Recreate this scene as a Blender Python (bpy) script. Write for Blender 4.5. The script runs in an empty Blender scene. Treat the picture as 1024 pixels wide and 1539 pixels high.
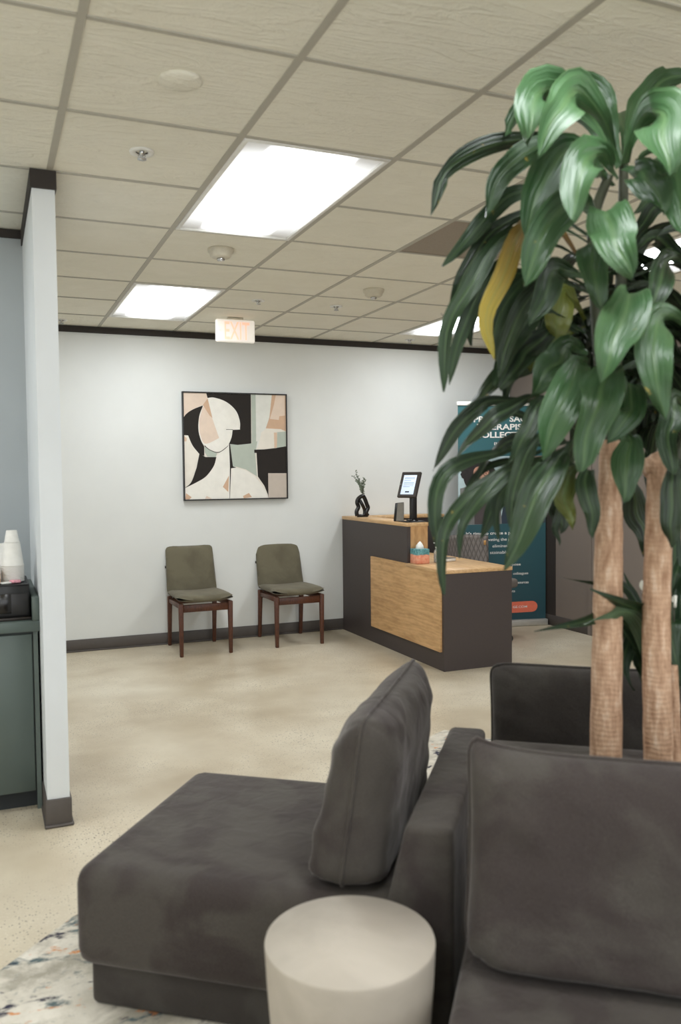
import bpy, bmesh, math, random
from mathutils import Vector, Matrix, noise
C = bpy.context.scene.collection
PI = math.pi
random.seed(7)

# ------------------------------------------------------------------ camera
F_PX, PITCH, YAW, ROLL, CAM_H = 1274.46, 0.0447, 0.3959, -0.0102, 1.4186
fw = Vector((math.sin(YAW) * math.cos(PITCH), math.cos(YAW) * math.cos(PITCH), -math.sin(PITCH)))
r0 = Vector((math.cos(YAW), -math.sin(YAW), 0))
u0 = r0.cross(fw)
right = math.cos(ROLL) * r0 + math.sin(ROLL) * u0
up = -math.sin(ROLL) * r0 + math.cos(ROLL) * u0
EYE = Vector((0, 0, CAM_H))
cam_data = bpy.data.cameras.new('camera')
cam = bpy.data.objects.new('camera', cam_data)
C.objects.link(cam)
cam.matrix_world = Matrix(((right.x, up.x, -fw.x, 0), (right.y, up.y, -fw.y, 0), (right.z, up.z, -fw.z, CAM_H), (0, 0, 0, 1)))
cam_data.sensor_fit = 'VERTICAL'
cam_data.sensor_height = 36.0
cam_data.lens = F_PX / 1539 * 36.0
cam_data.clip_start = 0.05
cam_data.dof.use_dof = True
cam_data.dof.focus_distance = 6.6
cam_data.dof.aperture_fstop = 3.2
bpy.context.scene.camera = cam

def at(px, py, zc):
    """world point seen at pixel (px, py) of the 1024 x 1539 frame at depth zc"""
    return EYE + (fw + right * ((px - 512) / F_PX) - up * ((py - 769.5) / F_PX)) * zc

# ------------------------------------------------------------------ materials
def srgb(r, g, b):
    f = lambda c: c / 12.92 if c <= 0.04045 else ((c + 0.055) / 1.055) ** 2.4
    return (f(r / 255), f(g / 255), f(b / 255), 1)

class NT:
    def __init__(s, name):
        s.m = bpy.data.materials.new(name)
        s.m.use_nodes = True
        s.t = s.m.node_tree
        s.b = s.t.nodes['Principled BSDF']
        s.out = s.t.nodes['Material Output']
    def n(s, typ, **kw):
        nd = s.t.nodes.new(typ)
        for k, v in kw.items():
            if k in nd.inputs: nd.inputs[k].default_value = v
            else: setattr(nd, k, v)
        return nd
    def l(s, a, b): s.t.links.new(a, b)
    def coord(s, kind='Object', scale=(1, 1, 1), rot=(0, 0, 0)):
        tc = s.n('ShaderNodeTexCoord')
        mp = s.n('ShaderNodeMapping')
        mp.inputs['Scale'].default_value = scale
        mp.inputs['Rotation'].default_value = rot
        s.l(tc.outputs[kind], mp.inputs['Vector'])
        return mp.outputs['Vector']
    def noise(s, vec, scale, detail=4, rough=0.55, dist=0):
        nd = s.n('ShaderNodeTexNoise', Scale=scale, Detail=detail, Roughness=rough, Distortion=dist)
        s.l(vec, nd.inputs['Vector'])
        return nd.outputs['Fac']
    def ramp(s, fac, stops, interp='LINEAR'):
        nd = s.n('ShaderNodeValToRGB')
        nd.color_ramp.interpolation = interp
        e = nd.color_ramp.elements
        while len(e) < len(stops): e.new(0.5)
        for el, (p, c) in zip(e, stops):
            el.position = p
            el.color = c if len(c) == 4 else (*c, 1)
        s.l(fac, nd.inputs['Fac'])
        return nd.outputs['Color']
    def mix(s, fac, a, b, mode='MIX'):
        nd = s.n('ShaderNodeMix', data_type='RGBA', blend_type=mode)
        for val, i in ((fac, 0), (a, 6), (b, 7)):
            if isinstance(val, (int, float)): nd.inputs[i].default_value = val
            elif isinstance(val, tuple): nd.inputs[i].default_value = val
            else: s.l(val, nd.inputs[i])
        return nd.outputs[2]
    def bump(s, h, strength=0.3, dist=0.01):
        nd = s.n('ShaderNodeBump', Strength=strength, Distance=dist)
        s.l(h, nd.inputs['Height'])
        s.l(nd.outputs['Normal'], s.b.inputs['Normal'])

def flat(name, col, rough=0.6, metal=0.0, spec=0.5, var=0.05, vscale=30.0, bump=0.0):
    t = NT(name)
    v = t.coord()
    nz = t.noise(v, vscale, 3)
    d = tuple(max(0, c * (1 - var)) for c in col[:3]) + (1,)
    h = tuple(min(1, c * (1 + var)) for c in col[:3]) + (1,)
    t.l(t.ramp(nz, [(0.3, d), (0.7, h)]), t.b.inputs['Base Color'])
    t.b.inputs['Roughness'].default_value = rough
    t.b.inputs['Metallic'].default_value = metal
    t.b.inputs['Specular IOR Level'].default_value = spec
    if bump: t.bump(nz, bump, 0.004)
    return t.m

def emit(name, col, strength):
    t = NT(name)
    t.b.inputs['Base Color'].default_value = col
    t.b.inputs['Emission Color'].default_value = col
    t.b.inputs['Emission Strength'].default_value = strength
    return t.m

def make_velvet(name, c0, c1, sheen=0.25):
    t = NT(name)
    v = t.coord()
    a = t.noise(v, 5.0, 3, 0.5, 0.6)
    b = t.noise(v, 420.0, 2)
    col = t.ramp(a, [(0.42, c0), (0.58, c1)])
    t.l(t.mix(0.12, col, t.ramp(b, [(0.3, (0.02, 0.02, 0.02)), (0.7, (0.2, 0.19, 0.17))])), t.b.inputs['Base Color'])
    t.b.inputs['Roughness'].default_value = 0.85
    t.b.inputs['Specular IOR Level'].default_value = 0.2
    t.b.inputs['Sheen Weight'].default_value = sheen
    t.b.inputs['Sheen Roughness'].default_value = 0.4
    t.b.inputs['Sheen Tint'].default_value = (0.8, 0.75, 0.72, 1)
    t.bump(t.noise(v, 14.0, 3, 0.5, 0.8), 0.25, 0.02)
    return t.m

def make_wood(name, dark, mid, light, axis=(1, 1, 1), scale=1.0, rough=0.45):
    t = NT(name)
    v = t.coord(scale=axis)
    d = t.noise(v, 2.2 * scale, 3, 0.5, 0.9)
    w = t.n('ShaderNodeTexWave', wave_type='BANDS', bands_direction='Z', Scale=7 * scale, Distortion=9.0, Detail=3.0)
    w.inputs['Detail Scale'].default_value = 1.2
    t.l(v, w.inputs['Vector'])
    fine = t.noise(v, 38 * scale, 4, 0.6)
    c = t.ramp(w.outputs['Fac'], [(0.0, mid), (0.6, light), (1.0, mid)])
    c = t.mix(0.35, c, t.ramp(d, [(0.35, dark), (0.65, light)]))
    c = t.mix(0.35, c, t.ramp(fine, [(0.35, dark), (0.6, light)]))
    t.l(c, t.b.inputs['Base Color'])
    t.b.inputs['Roughness'].default_value = rough
    return t.m

M = {}
def paint(name, c, **k):
    return flat(name, c, rough=0.75, var=0.02, vscale=3.0, spec=0.25, **k)
M['wall'] = paint('white wall paint', srgb(224, 226, 223))
M['wall_cool'] = paint('cool white wall paint', srgb(222, 226, 228))
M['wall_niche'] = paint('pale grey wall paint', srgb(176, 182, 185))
M['taupe'] = paint('taupe wall paint', srgb(122, 112, 104))
M['charcoal_base'] = flat('charcoal vinyl base', srgb(84, 78, 74), 0.6)
M['crown'] = flat('dark crown trim', srgb(48, 42, 38), 0.7)
M['desk_dark'] = flat('dark brown laminate', srgb(68, 60, 58), 0.55, var=0.03, vscale=60)
M['oak'] = make_wood('oak laminate', srgb(150, 112, 70), srgb(198, 154, 104), srgb(222, 182, 132), axis=(1, .2, 1.0), scale=.75)
M['oak_x'] = make_wood('oak laminate top', srgb(170, 130, 86), srgb(206, 166, 118), srgb(226, 190, 142), axis=(1, .16, 1))
M['oak_up'] = make_wood('oak laminate upright', srgb(146, 106, 66), srgb(186, 142, 94), srgb(206, 164, 114), axis=(1, 1, .2))
M['walnut'] = make_wood('reddish walnut', srgb(48, 25, 16), srgb(76, 41, 26), srgb(98, 56, 36), axis=(1, 1, .2), scale=3)
M['black'] = flat('black plastic', srgb(24, 23, 23), 0.4)
M['black_gloss'] = flat('black glazed ceramic', srgb(20, 16, 14), 0.22)
M['gunmetal'] = flat('dark bronze metal', srgb(58, 52, 48), 0.45, 0.3)
M['grey_side'] = flat('grey plastic', srgb(128, 122, 112), 0.5)
M['chrome'] = flat('polished steel', srgb(205, 205, 205), 0.2, 1.0)
M['white'] = flat('white plastic', srgb(232, 231, 226), 0.45)
M['cream_plastic'] = flat('cream plastic', srgb(205, 198, 180), 0.5)
M['paper_cup'] = flat('white paper', srgb(232, 230, 224), 0.8)
M['tissue'] = flat('white tissue', srgb(244, 244, 240), 0.9)
M['pink'] = flat('pink paper', srgb(226, 160, 172), 0.8, var=0.3, vscale=120)
M['kraft'] = flat('kraft paper', srgb(206, 170, 132), 0.85)
M['cabinet'] = flat('sage grey lacquer', srgb(88, 99, 94), 0.5, var=0.04, vscale=4)
M['cabinet_dark'] = flat('dark green-grey gap', srgb(46, 52, 50), 0.6)
M['toe'] = flat('dark toe kick', srgb(34, 38, 40), 0.7)
M['velvet'] = make_velvet('charcoal velvet', srgb(53, 45, 43), srgb(69, 64, 59))
M['velvet_dark'] = make_velvet('dark charcoal velvet', srgb(54, 49, 46), srgb(66, 62, 58), 0.1)
M['olive'] = make_velvet('olive upholstery', srgb(98, 92, 74), srgb(110, 104, 84), 0.2)
M['quilt'] = flat('grey quilted fabric', srgb(106, 99, 93), 0.8)
M['leather_tag'] = flat('tan leather tag', srgb(196, 150, 92), 0.6)
M['planter'] = flat('dark grey planter', srgb(70, 68, 66), 0.6)
M['soil'] = flat('potting soil', srgb(48, 36, 28), 0.95, var=0.4, vscale=80, bump=1.0)
M['flower'] = flat('white flower', srgb(236, 236, 226), 0.7)
M['lily'] = flat('dark green lily leaf', srgb(22, 44, 26), 0.35, var=0.25, vscale=14)
M['clear_bottle'] = None
t = NT('clear gel plastic')
t.b.inputs['Base Color'].default_value = (0.86, 0.9, 0.88, 1)
t.b.inputs['Transmission Weight'].default_value = 0.75
t.b.inputs['Roughness'].default_value = 0.15
M['clear_bottle'] = t.m
t = NT('tinted display screen')
v = t.coord('Object')
sx = t.n('ShaderNodeSeparateXYZ'); t.l(v, sx.inputs[0])
t.l(t.ramp(sx.outputs['Z'], [(0.0, srgb(206, 220, 236)), (1.0, srgb(226, 233, 240))]), t.b.inputs['Base Color'])
t.l(t.ramp(sx.outputs['Z'], [(0.0, srgb(206, 220, 236)), (1.0, srgb(226, 233, 240))]), t.b.inputs['Emission Color'])
t.b.inputs['Emission Strength'].default_value = 0.55
t.b.inputs['Roughness'].default_value = 0.25
M['screen'] = t.m
M['screen_ink'] = flat('screen ink', srgb(120, 138, 160), 0.5)
M['screen_dark'] = flat('screen dark ink', srgb(52, 62, 80), 0.5)

# ceiling tile
t = NT('textured ceiling tile')
v = t.coord()
a = t.noise(v, 3.0, 6, 0.6, 1.6)
st = t.noise(t.coord(scale=(1, 4.5, 1), rot=(0, 0, 0.5)), 3.2, 5, 0.55, 1.3)
fine = t.noise(v, 55, 4, 0.65)
t.l(t.ramp(a, [(0.3, srgb(234, 231, 217)), (0.7, srgb(240, 237, 224))]), t.b.inputs['Base Color'])
mm = t.n('ShaderNodeMath', operation='MULTIPLY_ADD'); t.l(t.ramp(st, [(0.44, (0, 0, 0)), (0.53, (1, 1, 1)), (0.62, (0.25, 0.25, 0.25))]), mm.inputs[0]); mm.inputs[1].default_value = 1.0; t.l(fine, mm.inputs[2])
t.bump(mm.outputs[0], 0.35, 0.012)
t.b.inputs['Roughness'].default_value = 0.9
t.b.inputs['Specular IOR Level'].default_value = 0.1
M['tile'] = t.m
M['tbar'] = flat('ceiling grid metal', srgb(178, 174, 162), 0.6, var=0.02)
M['vent'] = flat('taupe perforated vent', srgb(150, 139, 126), 0.7, var=0.08, vscale=160)

# concrete floor
t = NT('polished concrete')
v = t.coord()
big = t.noise(v, 1.0, 3, 0.5, 0.4)
med = t.noise(v, 3.4, 3, 0.5, 0.2)
col = t.ramp(big, [(0.3, srgb(166, 150, 124)), (0.5, srgb(198, 186, 163)), (0.7, srgb(220, 212, 193))])
col = t.mix(0.35, col, t.ramp(med, [(0.28, srgb(166, 149, 122)), (0.72, srgb(220, 210, 188))]))
vo = t.n('ShaderNodeTexVoronoi', Scale=95.0); t.l(v, vo.inputs['Vector'])
sp = t.ramp(vo.outputs['Distance'], [(0.22, (1, 1, 1)), (0.32, (0, 0, 0))])
msk = t.ramp(t.noise(v, 1.7, 2, 0.5), [(0.36, (0, 0, 0)), (0.66, (1, 1, 1))])
sc1 = t.n('ShaderNodeSeparateColor'); t.l(vo.outputs['Color'], sc1.inputs[0])
rnd = t.ramp(sc1.outputs[0], [(0.6, (0, 0, 0)), (0.64, (1, 1, 1))])
fac = t.mix(1.0, t.mix(1.0, sp, msk, 'MULTIPLY'), rnd, 'MULTIPLY')
vo2 = t.n('ShaderNodeTexVoronoi', Scale=120.0); t.l(v, vo2.inputs['Vector'])
sp2 = t.mix(1.0, t.ramp(vo2.outputs['Distance'], [(0.24, (1, 1, 1)), (0.36, (0, 0, 0))]), msk, 'MULTIPLY')
col = t.mix(t.mix(.5, sp2, (0, 0, 0, 1)), col, srgb(228, 220, 202))
col = t.mix(t.mix(.08, fac, (0, 0, 0, 1)), col, srgb(70, 58, 46))
t.l(col, t.b.inputs['Base Color'])
t.b.inputs['Roughness'].default_value = 0.34
t.b.inputs['Specular IOR Level'].default_value = 0.4
M['concrete'] = t.m

# rug
t = NT('distressed cream rug')
v = t.coord()
vs = t.coord(scale=(1.0, 1.6, 1), rot=(0, 0, 0.5))
base = t.ramp(t.noise(v, 6, 5, 0.7), [(0.3, srgb(192, 185, 170)), (0.65, srgb(222, 216, 203))])
def blot(scale, lo, hi, off):
    mp = t.n('ShaderNodeMapping'); mp.inputs['Location'].default_value = (off, off * 1.7, 0); t.l(vs, mp.inputs['Vector'])
    return t.ramp(t.noise(mp.outputs['Vector'], scale, 6, 0.66, 0.3), [(lo, (0, 0, 0)), (hi, (1, 1, 1))])
col = t.mix(blot(4, 0.5, 0.62, 0.0), base, srgb(170, 164, 150))
col = t.mix(blot(5, 0.55, 0.62, 3.1), col, srgb(92, 106, 108))
col = t.mix(blot(5, 0.57, 0.62, 7.7), col, srgb(54, 54, 68))
col = t.mix(blot(7, 0.6, 0.65, 11.3), col, srgb(206, 138, 84))
t.l(col, t.b.inputs['Base Color'])
t.b.inputs['Roughness'].default_value = 0.95
t.b.inputs['Specular IOR Level'].default_value = 0.05
t.bump(t.noise(v, 260, 2), 0.4, 0.004)
M['rug'] = t.m

# side table
t = NT('pale cement')
v = t.coord()
a = t.noise(v, 4.5, 4, 0.6, 0.8)
t.l(t.ramp(a, [(0.3, srgb(164, 155, 142)), (0.7, srgb(184, 175, 162))]), t.b.inputs['Base Color'])
t.b.inputs['Roughness'].default_value = 0.6
M['cement'] = t.m

# cane bark
t = NT('ringed tan cane bark')
v = t.coord()
a = t.noise(t.coord(scale=(1, 1, 0.25)), 60, 4, 0.6)
w = t.n('ShaderNodeTexWave', wave_type='BANDS', bands_direction='Z', Scale=24.0, Distortion=5.0, Detail=3.0); t.l(v, w.inputs['Vector'])
c = t.ramp(a, [(0.3, srgb(150, 114, 88)), (0.55, srgb(190, 156, 128)), (0.75, srgb(216, 192, 170))])
c = t.mix(t.ramp(w.outputs['Fac'], [(0.0, (0.3, 0.3, 0.3)), (0.09, (0, 0, 0))]), c, srgb(146, 108, 84))
t.l(c, t.b.inputs['Base Color'])
t.bump(t.mix(0.12, a, w.outputs['Fac']), 0.5, 0.01)
t.b.inputs['Roughness'].default_value = 0.8
M['bark'] = t.m
M['stem'] = flat('dark green stem', srgb(46, 50, 30), 0.6, var=0.2)

# leaf: per-leaf colour in the attribute, streaks along the blade from the UV map
t = NT('glossy dracaena leaf')
at_ = t.n('ShaderNodeAttribute', attribute_name='leaf_colour')
uv = t.coord('UV', scale=(9, 1.2, 1))
uvr = t.coord('UV')
stv = t.noise(uv, 1.0, 4, 0.6, 0.2)
sx = t.n('ShaderNodeSeparateXYZ'); t.l(uvr, sx.inputs[0])
rib = t.ramp(sx.outputs['X'], [(0.0, (0.7, 0.7, 0.7)), (0.03, (0, 0, 0)), (0.4, (0, 0, 0)), (0.5, (1, 1, 1)), (0.6, (0, 0, 0)), (1.0, (0.2, 0.2, 0.2))])
c = t.mix(t.ramp(stv, [(0.4, (0, 0, 0)), (0.75, (0.3, 0.3, 0.3))]), at_.outputs['Color'], srgb(84, 112, 74), 'MIX')
mul = t.n('ShaderNodeMath', operation='MULTIPLY', ); t.l(rib, mul.inputs[0]); mul.inputs[1].default_value = 0.35
c = t.mix(mul.outputs[0], c, srgb(96, 122, 76))
vz = t.noise(t.coord(), 26, 3)
c = t.mix(t.ramp(vz, [(0.71, (0, 0, 0)), (0.77, (0.6, 0.6, 0.6))]), c, srgb(186, 160, 70))
t.l(c, t.b.inputs['Base Color'])
t.b.inputs['Roughness'].default_value = 0.36
t.b.inputs['Specular IOR Level'].default_value = 0.42
lb = t.n('ShaderNodeTexNoise', Scale=1.0, Detail=2.0); t.l(t.coord('UV', scale=(9, 2.2, 1)), lb.inputs['Vector']); t.bump(lb.outputs['Fac'], .5, .012)
tr = t.n('ShaderNodeBsdfTranslucent'); t.l(c, tr.inputs['Color'])
ms = t.n('ShaderNodeMixShader'); ms.inputs[0].default_value = 0.08
t.l(t.b.outputs[0], ms.inputs[1]); t.l(tr.outputs[0], ms.inputs[2]); t.l(ms.outputs[0], t.out.inputs['Surface'])
M['leaf'] = t.m

# light diffuser: brighter towards the tubes at its middle
PANEL = 26.0
t = NT('glowing light diffuser')
uv = t.coord('UV')
sx = t.n('ShaderNodeSeparateXYZ'); t.l(uv, sx.inputs[0])
ex = t.ramp(sx.outputs['X'], [(0.0, (0.036, 0.036, 0.036)), (0.16, (0.05, 0.05, 0.05)), (0.33, (0.95, 0.95, 0.95)), (0.49, (1, 1, 1)), (0.5, (0.055, 0.055, 0.055)), (0.51, (1, 1, 1)), (0.67, (0.95, 0.95, 0.95)), (0.84, (0.05, 0.05, 0.05)), (1.0, (0.036, 0.036, 0.036))])
ey = t.ramp(sx.outputs['Y'], [(0.0, (0.05, 0.05, 0.05)), (0.05, (0.25, 0.25, 0.25)), (0.16, (1, 1, 1)), (0.8, (1, 1, 1)), (0.95, (0.25, 0.25, 0.25)), (1.0, (0.05, 0.05, 0.05))])
em = t.mix(1.0, ex, ey, 'MULTIPLY')
mu = t.n('ShaderNodeMath', operation='MULTIPLY'); t.l(em, mu.inputs[0]); mu.inputs[1].default_value = PANEL
t.b.inputs['Base Color'].default_value = (0.8, 0.8, 0.8, 1)
t.b.inputs['Emission Color'].default_value = srgb(247, 251, 255)
t.l(mu.outputs[0], t.b.inputs['Emission Strength'])
M['diffuser'] = t.m

# ------------------------------------------------------------------ mesh building
class MB:
    def __init__(s): s.bm = bmesh.new()
    def _mi(s, faces, mi):
        for f in faces: f.material_index = mi
    def box(s, x0, x1, y0, y1, z0, z1, bev=0.0, seg=2, mi=0):
        b = bmesh.new()
        vs = [b.verts.new((x, y, z)) for z in (z0, z1) for y in (y0, y1) for x in (x0, x1)]
        for q in ((0, 2, 3, 1), (4, 5, 7, 6), (0, 1, 5, 4), (2, 6, 7, 3), (0, 4, 6, 2), (1, 3, 7, 5)): b.faces.new([vs[i] for i in q])
        return s._merge(b, bev, seg, mi)
    def hexa(s, p, bev=0.0, seg=2, mi=0):
        """8 corners: bottom ring then top ring, each ordered x0y0 x1y0 x0y1 x1y1"""
        b = bmesh.new()
        vs = [b.verts.new(q) for q in p]
        for q in ((0, 2, 3, 1), (4, 5, 7, 6), (0, 1, 5, 4), (2, 6, 7, 3), (0, 4, 6, 2), (1, 3, 7, 5)): b.faces.new([vs[i] for i in q])
        return s._merge(b, bev, seg, mi)
    def _merge(s, b, bev, seg, mi):
        if bev > 0:
            bmesh.ops.bevel(b, geom=list(b.edges), offset=bev, segments=seg, profile=0.5, affect='EDGES')
        bmesh.ops.recalc_face_normals(b, faces=b.faces)
        mp = {}
        for v in b.verts: mp[v] = s.bm.verts.new(v.co)
        fs = []
        for f in b.faces:
            nf = s.bm.faces.new([mp[v] for v in f.verts]); nf.material_index = mi; fs.append(nf)
        b.free()
        return fs
    def lathe(s, prof, cx=0, cy=0, seg=32, mi=0, caps=True):
        rings = []
        for r, z in prof:
            rings.append([s.bm.verts.new((cx + r * math.cos(2 * PI * k / seg), cy + r * math.sin(2 * PI * k / seg), z)) for k in range(seg)])
        fs = []
        for a, b in zip(rings, rings[1:]):
            for k in range(seg):
                fs.append(s.bm.faces.new((a[k], a[(k + 1) % seg], b[(k + 1) % seg], b[k])))
        if caps:
            fs.append(s.bm.faces.new(rings[0][::-1])); fs.append(s.bm.faces.new(rings[-1]))
        s._mi(fs, mi)
    def tube(s, pts, rad, seg=8, mi=0, closed=False):
        pts = [Vector(p) for p in pts]
        n = len(pts)
        rings = []
        prev = None
        for i, p in enumerate(pts):
            a = pts[(i - 1) % n] if (closed or i > 0) else p
            b = pts[(i + 1) % n] if (closed or i < n - 1) else p
            tg = (b - a).normalized()
            if prev is None:
                x = tg.orthogonal().normalized()
            else:
                x = (prev - tg * prev.dot(tg)).normalized()
            prev = x
            y = tg.cross(x)
            r = rad[i] if isinstance(rad, (list, tuple)) else rad
            rings.append([s.bm.verts.new(p + x * (r * math.cos(2 * PI * k / seg)) + y * (r * math.sin(2 * PI * k / seg))) for k in range(seg)])
        fs = []
        for i in range(n if closed else n - 1):
            a, b = rings[i], rings[(i + 1) % n]
            for k in range(seg): fs.append(s.bm.faces.new((a[k], a[(k + 1) % seg], b[(k + 1) % seg], b[k])))
        if not closed:
            fs.append(s.bm.faces.new(rings[0][::-1])); fs.append(s.bm.faces.new(rings[-1]))
        s._mi(fs, mi)
    def poly(s, pts, mi=0):
        f = s.bm.faces.new([s.bm.verts.new(p) for p in pts]); f.material_index = mi
        return f
    def prism(s, pts, d, mi=0):
        """extrude the outline pts along vector d"""
        d = Vector(d)
        a = [s.bm.verts.new(p) for p in pts]; b = [s.bm.verts.new(Vector(p) + d) for p in pts]
        n = len(pts)
        fs = [s.bm.faces.new(a[::-1]), s.bm.faces.new(b)]
        for i in range(n): fs.append(s.bm.faces.new((a[i], a[(i + 1) % n], b[(i + 1) % n], b[i])))
        s._mi(fs, mi)
        bmesh.ops.recalc_face_normals(s.bm, faces=fs)
    def build(s, name, mats, parent=None, smooth=True, angle=0.6):
        if not isinstance(mats, (list, tuple)): mats = [mats]
        if smooth:
            for f in s.bm.faces: f.smooth = True
            for e in s.bm.edges:
                if len(e.link_faces) == 2 and e.calc_face_angle(0) > angle: e.smooth = False
        me = bpy.data.meshes.new(name)
        s.bm.to_mesh(me); s.bm.free()
        for m in mats: me.materials.append(m)
        o = bpy.data.objects.new(name, me)
        C.objects.link(o)
        if parent: o.parent = parent
        return o

def tag(o, label=None, cat=None, group=None, kind=None):
    if label: o['label'] = label
    if cat: o['category'] = cat
    if group: o['group'] = group
    if kind: o['kind'] = kind
    return o
def thing(name, label, cat, loc=(0, 0, 0), rz=0.0, group=None):
    o = bpy.data.objects.new(name, None)
    o.empty_display_size = 0.1
    C.objects.link(o)
    o.location = loc; o.rotation_euler = (0, 0, rz)
    return tag(o, label, cat, group)
def copy_tree(o, parent=None):
    c = o.copy(); C.objects.link(c)
    if parent: c.parent = parent
    for ch in list(o.children): copy_tree(ch, c)
    return c
def structure(name, mb, mats, **k):
    return tag(mb.build(name, mats, **k), kind='structure')

def catmull(pts, n=8, closed=False):
    pts = [Vector(p) for p in pts]
    out = []
    m = len(pts)
    for i in range(m if closed else m - 1):
        p1, p2 = pts[i], pts[(i + 1) % m]
        p0 = pts[i - 1] if (i > 0 or closed) else p1 * 2 - p2
        p3 = pts[(i + 2) % m] if (closed or i + 2 < m) else p2 * 2 - p1
        for k in range(n):
            u = k / n
            out.append(0.5 * ((2 * p1) + (p2 - p0) * u + (2 * p0 - 5 * p1 + 4 * p2 - p3) * u * u + (3 * p1 - p0 - 3 * p2 + p3) * u ** 3))
    if not closed: out.append(pts[-1])
    return out

# ------------------------------------------------------------------ the room
CEIL = 2.6225
WY = 7.118
RX = 4.80
LX, BY = -2.6, -3.4
m = MB(); m.box(LX - .1, RX + .1, BY - .1, WY + .1, -.1, 0); structure('floor', m, M['concrete'], smooth=False)
m = MB(); m.box(LX - .1, RX + .1, WY, WY + .1, 0, CEIL + .1); structure('wall_back', m, M['wall'], smooth=False)
m = MB(); m.box(RX, RX + .1, BY, WY, 0, CEIL + .1); structure('wall_right', m, M['taupe'], smooth=False)
m = MB(); m.box(LX - .1, LX, BY, WY, 0, CEIL + .1); structure('wall_left', m, M['wall'], smooth=False)
# niche: wing wall and the wall behind the coffee cabinet
m = MB(); m.box(.196, .283, 3.573, 4.48, 0, CEIL); structure('wall_wing', m, M['wall_cool'], smooth=False)
m = MB(); m.box(LX, .283, 4.48, 4.6, 0, CEIL); structure('wall_niche', m, M['wall_niche'], smooth=False)

# trims, and a dark strip on the right wall
m = MB(); m.box(LX, RX, WY - .012, WY, CEIL - .05, CEIL); structure('trim_1', m, M['crown'], smooth=False)
m = MB(); m.box(RX - .012, RX, BY, WY - .012, CEIL - .05, CEIL); structure('trim_2', m, M['crown'], smooth=False)
m = MB(); m.box(.19, .289, 3.562, 4.48, CEIL - .072, CEIL); structure('trim_3', m, M['crown'], smooth=False)
m = MB(); m.box(LX, .19, 4.468, 4.48, CEIL - .04, CEIL); structure('trim_4', m, M['crown'], smooth=False)
m = MB(); m.box(RX - .01, RX, 5.88, 5.92, 0, 2.2); structure('trim_5', m, M['taupe'], smooth=False)
m = MB(); m.box(RX - .006, RX, 6.38, 6.56, .1, 2.1); structure('wall_dark_strip', m, M['crown'], smooth=False)  # flat dark strip standing in for a dark band beside the banner
def base_prof(m, x0, x1, y0, y1): m.box(x0, x1, y0, y1, 0, .1, .002, 1)
m = MB(); m.box(.3, RX - .012, WY - .008, WY, 0, .1, .002, 1); m.box(.3, RX - .012, WY - .016, WY, 0, .012, .003, 1); structure('baseboard_back', m, M['charcoal_base'])
m = MB(); m.box(RX - .008, RX, BY, WY - .02, 0, .1, .002, 1); structure('baseboard_right', m, M['charcoal_base'])
m = MB(); m.box(.189, .290, 3.565, 4.48, 0, .115, .003, 2); m.box(.183, .297, 3.556, 4.48, 0, .012, .005, 2); structure('baseboard_wing', m, M['charcoal_base'])

# ceiling
X0, Y0, G = 0.8747, 2.3581, 0.61
lights = [(i, j) for i in (-4, 0, 4) for j in (-7, -3, 1, 5)]
holes = set()
for i, j in lights: holes |= {(i, j), (i, j + 1)}
holes.add((2, 2))
m = MB()
for i in range(-6, 7):
    for j in range(-10, 8):
        x0, x1, y0, y1 = X0 + i * G, X0 + (i + 1) * G, Y0 + j * G, Y0 + (j + 1) * G
        x0, x1, y0, y1 = max(x0, LX), min(x1, RX), max(y0, BY), min(y1, WY)
        if x1 <= x0 or y1 <= y0 or (i, j) in holes: continue
        dz = random.uniform(0, .002)
        m.box(x0, x1, y0, y1, CEIL + .003 + dz, CEIL + .02)
structure('ceiling', m, M['tile'], smooth=False)
m = MB()
for i in range(-5, 7):
    x = X0 + i * G
    if LX < x < RX: m.box(x - .012, x + .012, BY, WY - .012, CEIL, CEIL + .02)
for j in range(-9, 8):
    y = Y0 + j * G
    if y < BY + .05: continue
    for i in range(-6, 7):
        if (i, j - 1) in holes and (i, j) in holes and (i, j) not in lights and (i, j) != (2, 2) and (i, j - 1) in lights: continue
        x0, x1 = max(X0 + i * G + .012, LX), min(X0 + (i + 1) * G - .012, RX)
        if x1 > x0: m.box(x0, x1, y - .0085, y + .0085, CEIL, CEIL + .02)
structure('trim_6', m, M['tbar'], smooth=False)
m = MB(); m.box(LX - .1, RX + .1, BY - .1, WY + .1, CEIL + .14, CEIL + .2); structure('ceiling_1', m, M['tile'], smooth=False)

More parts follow.
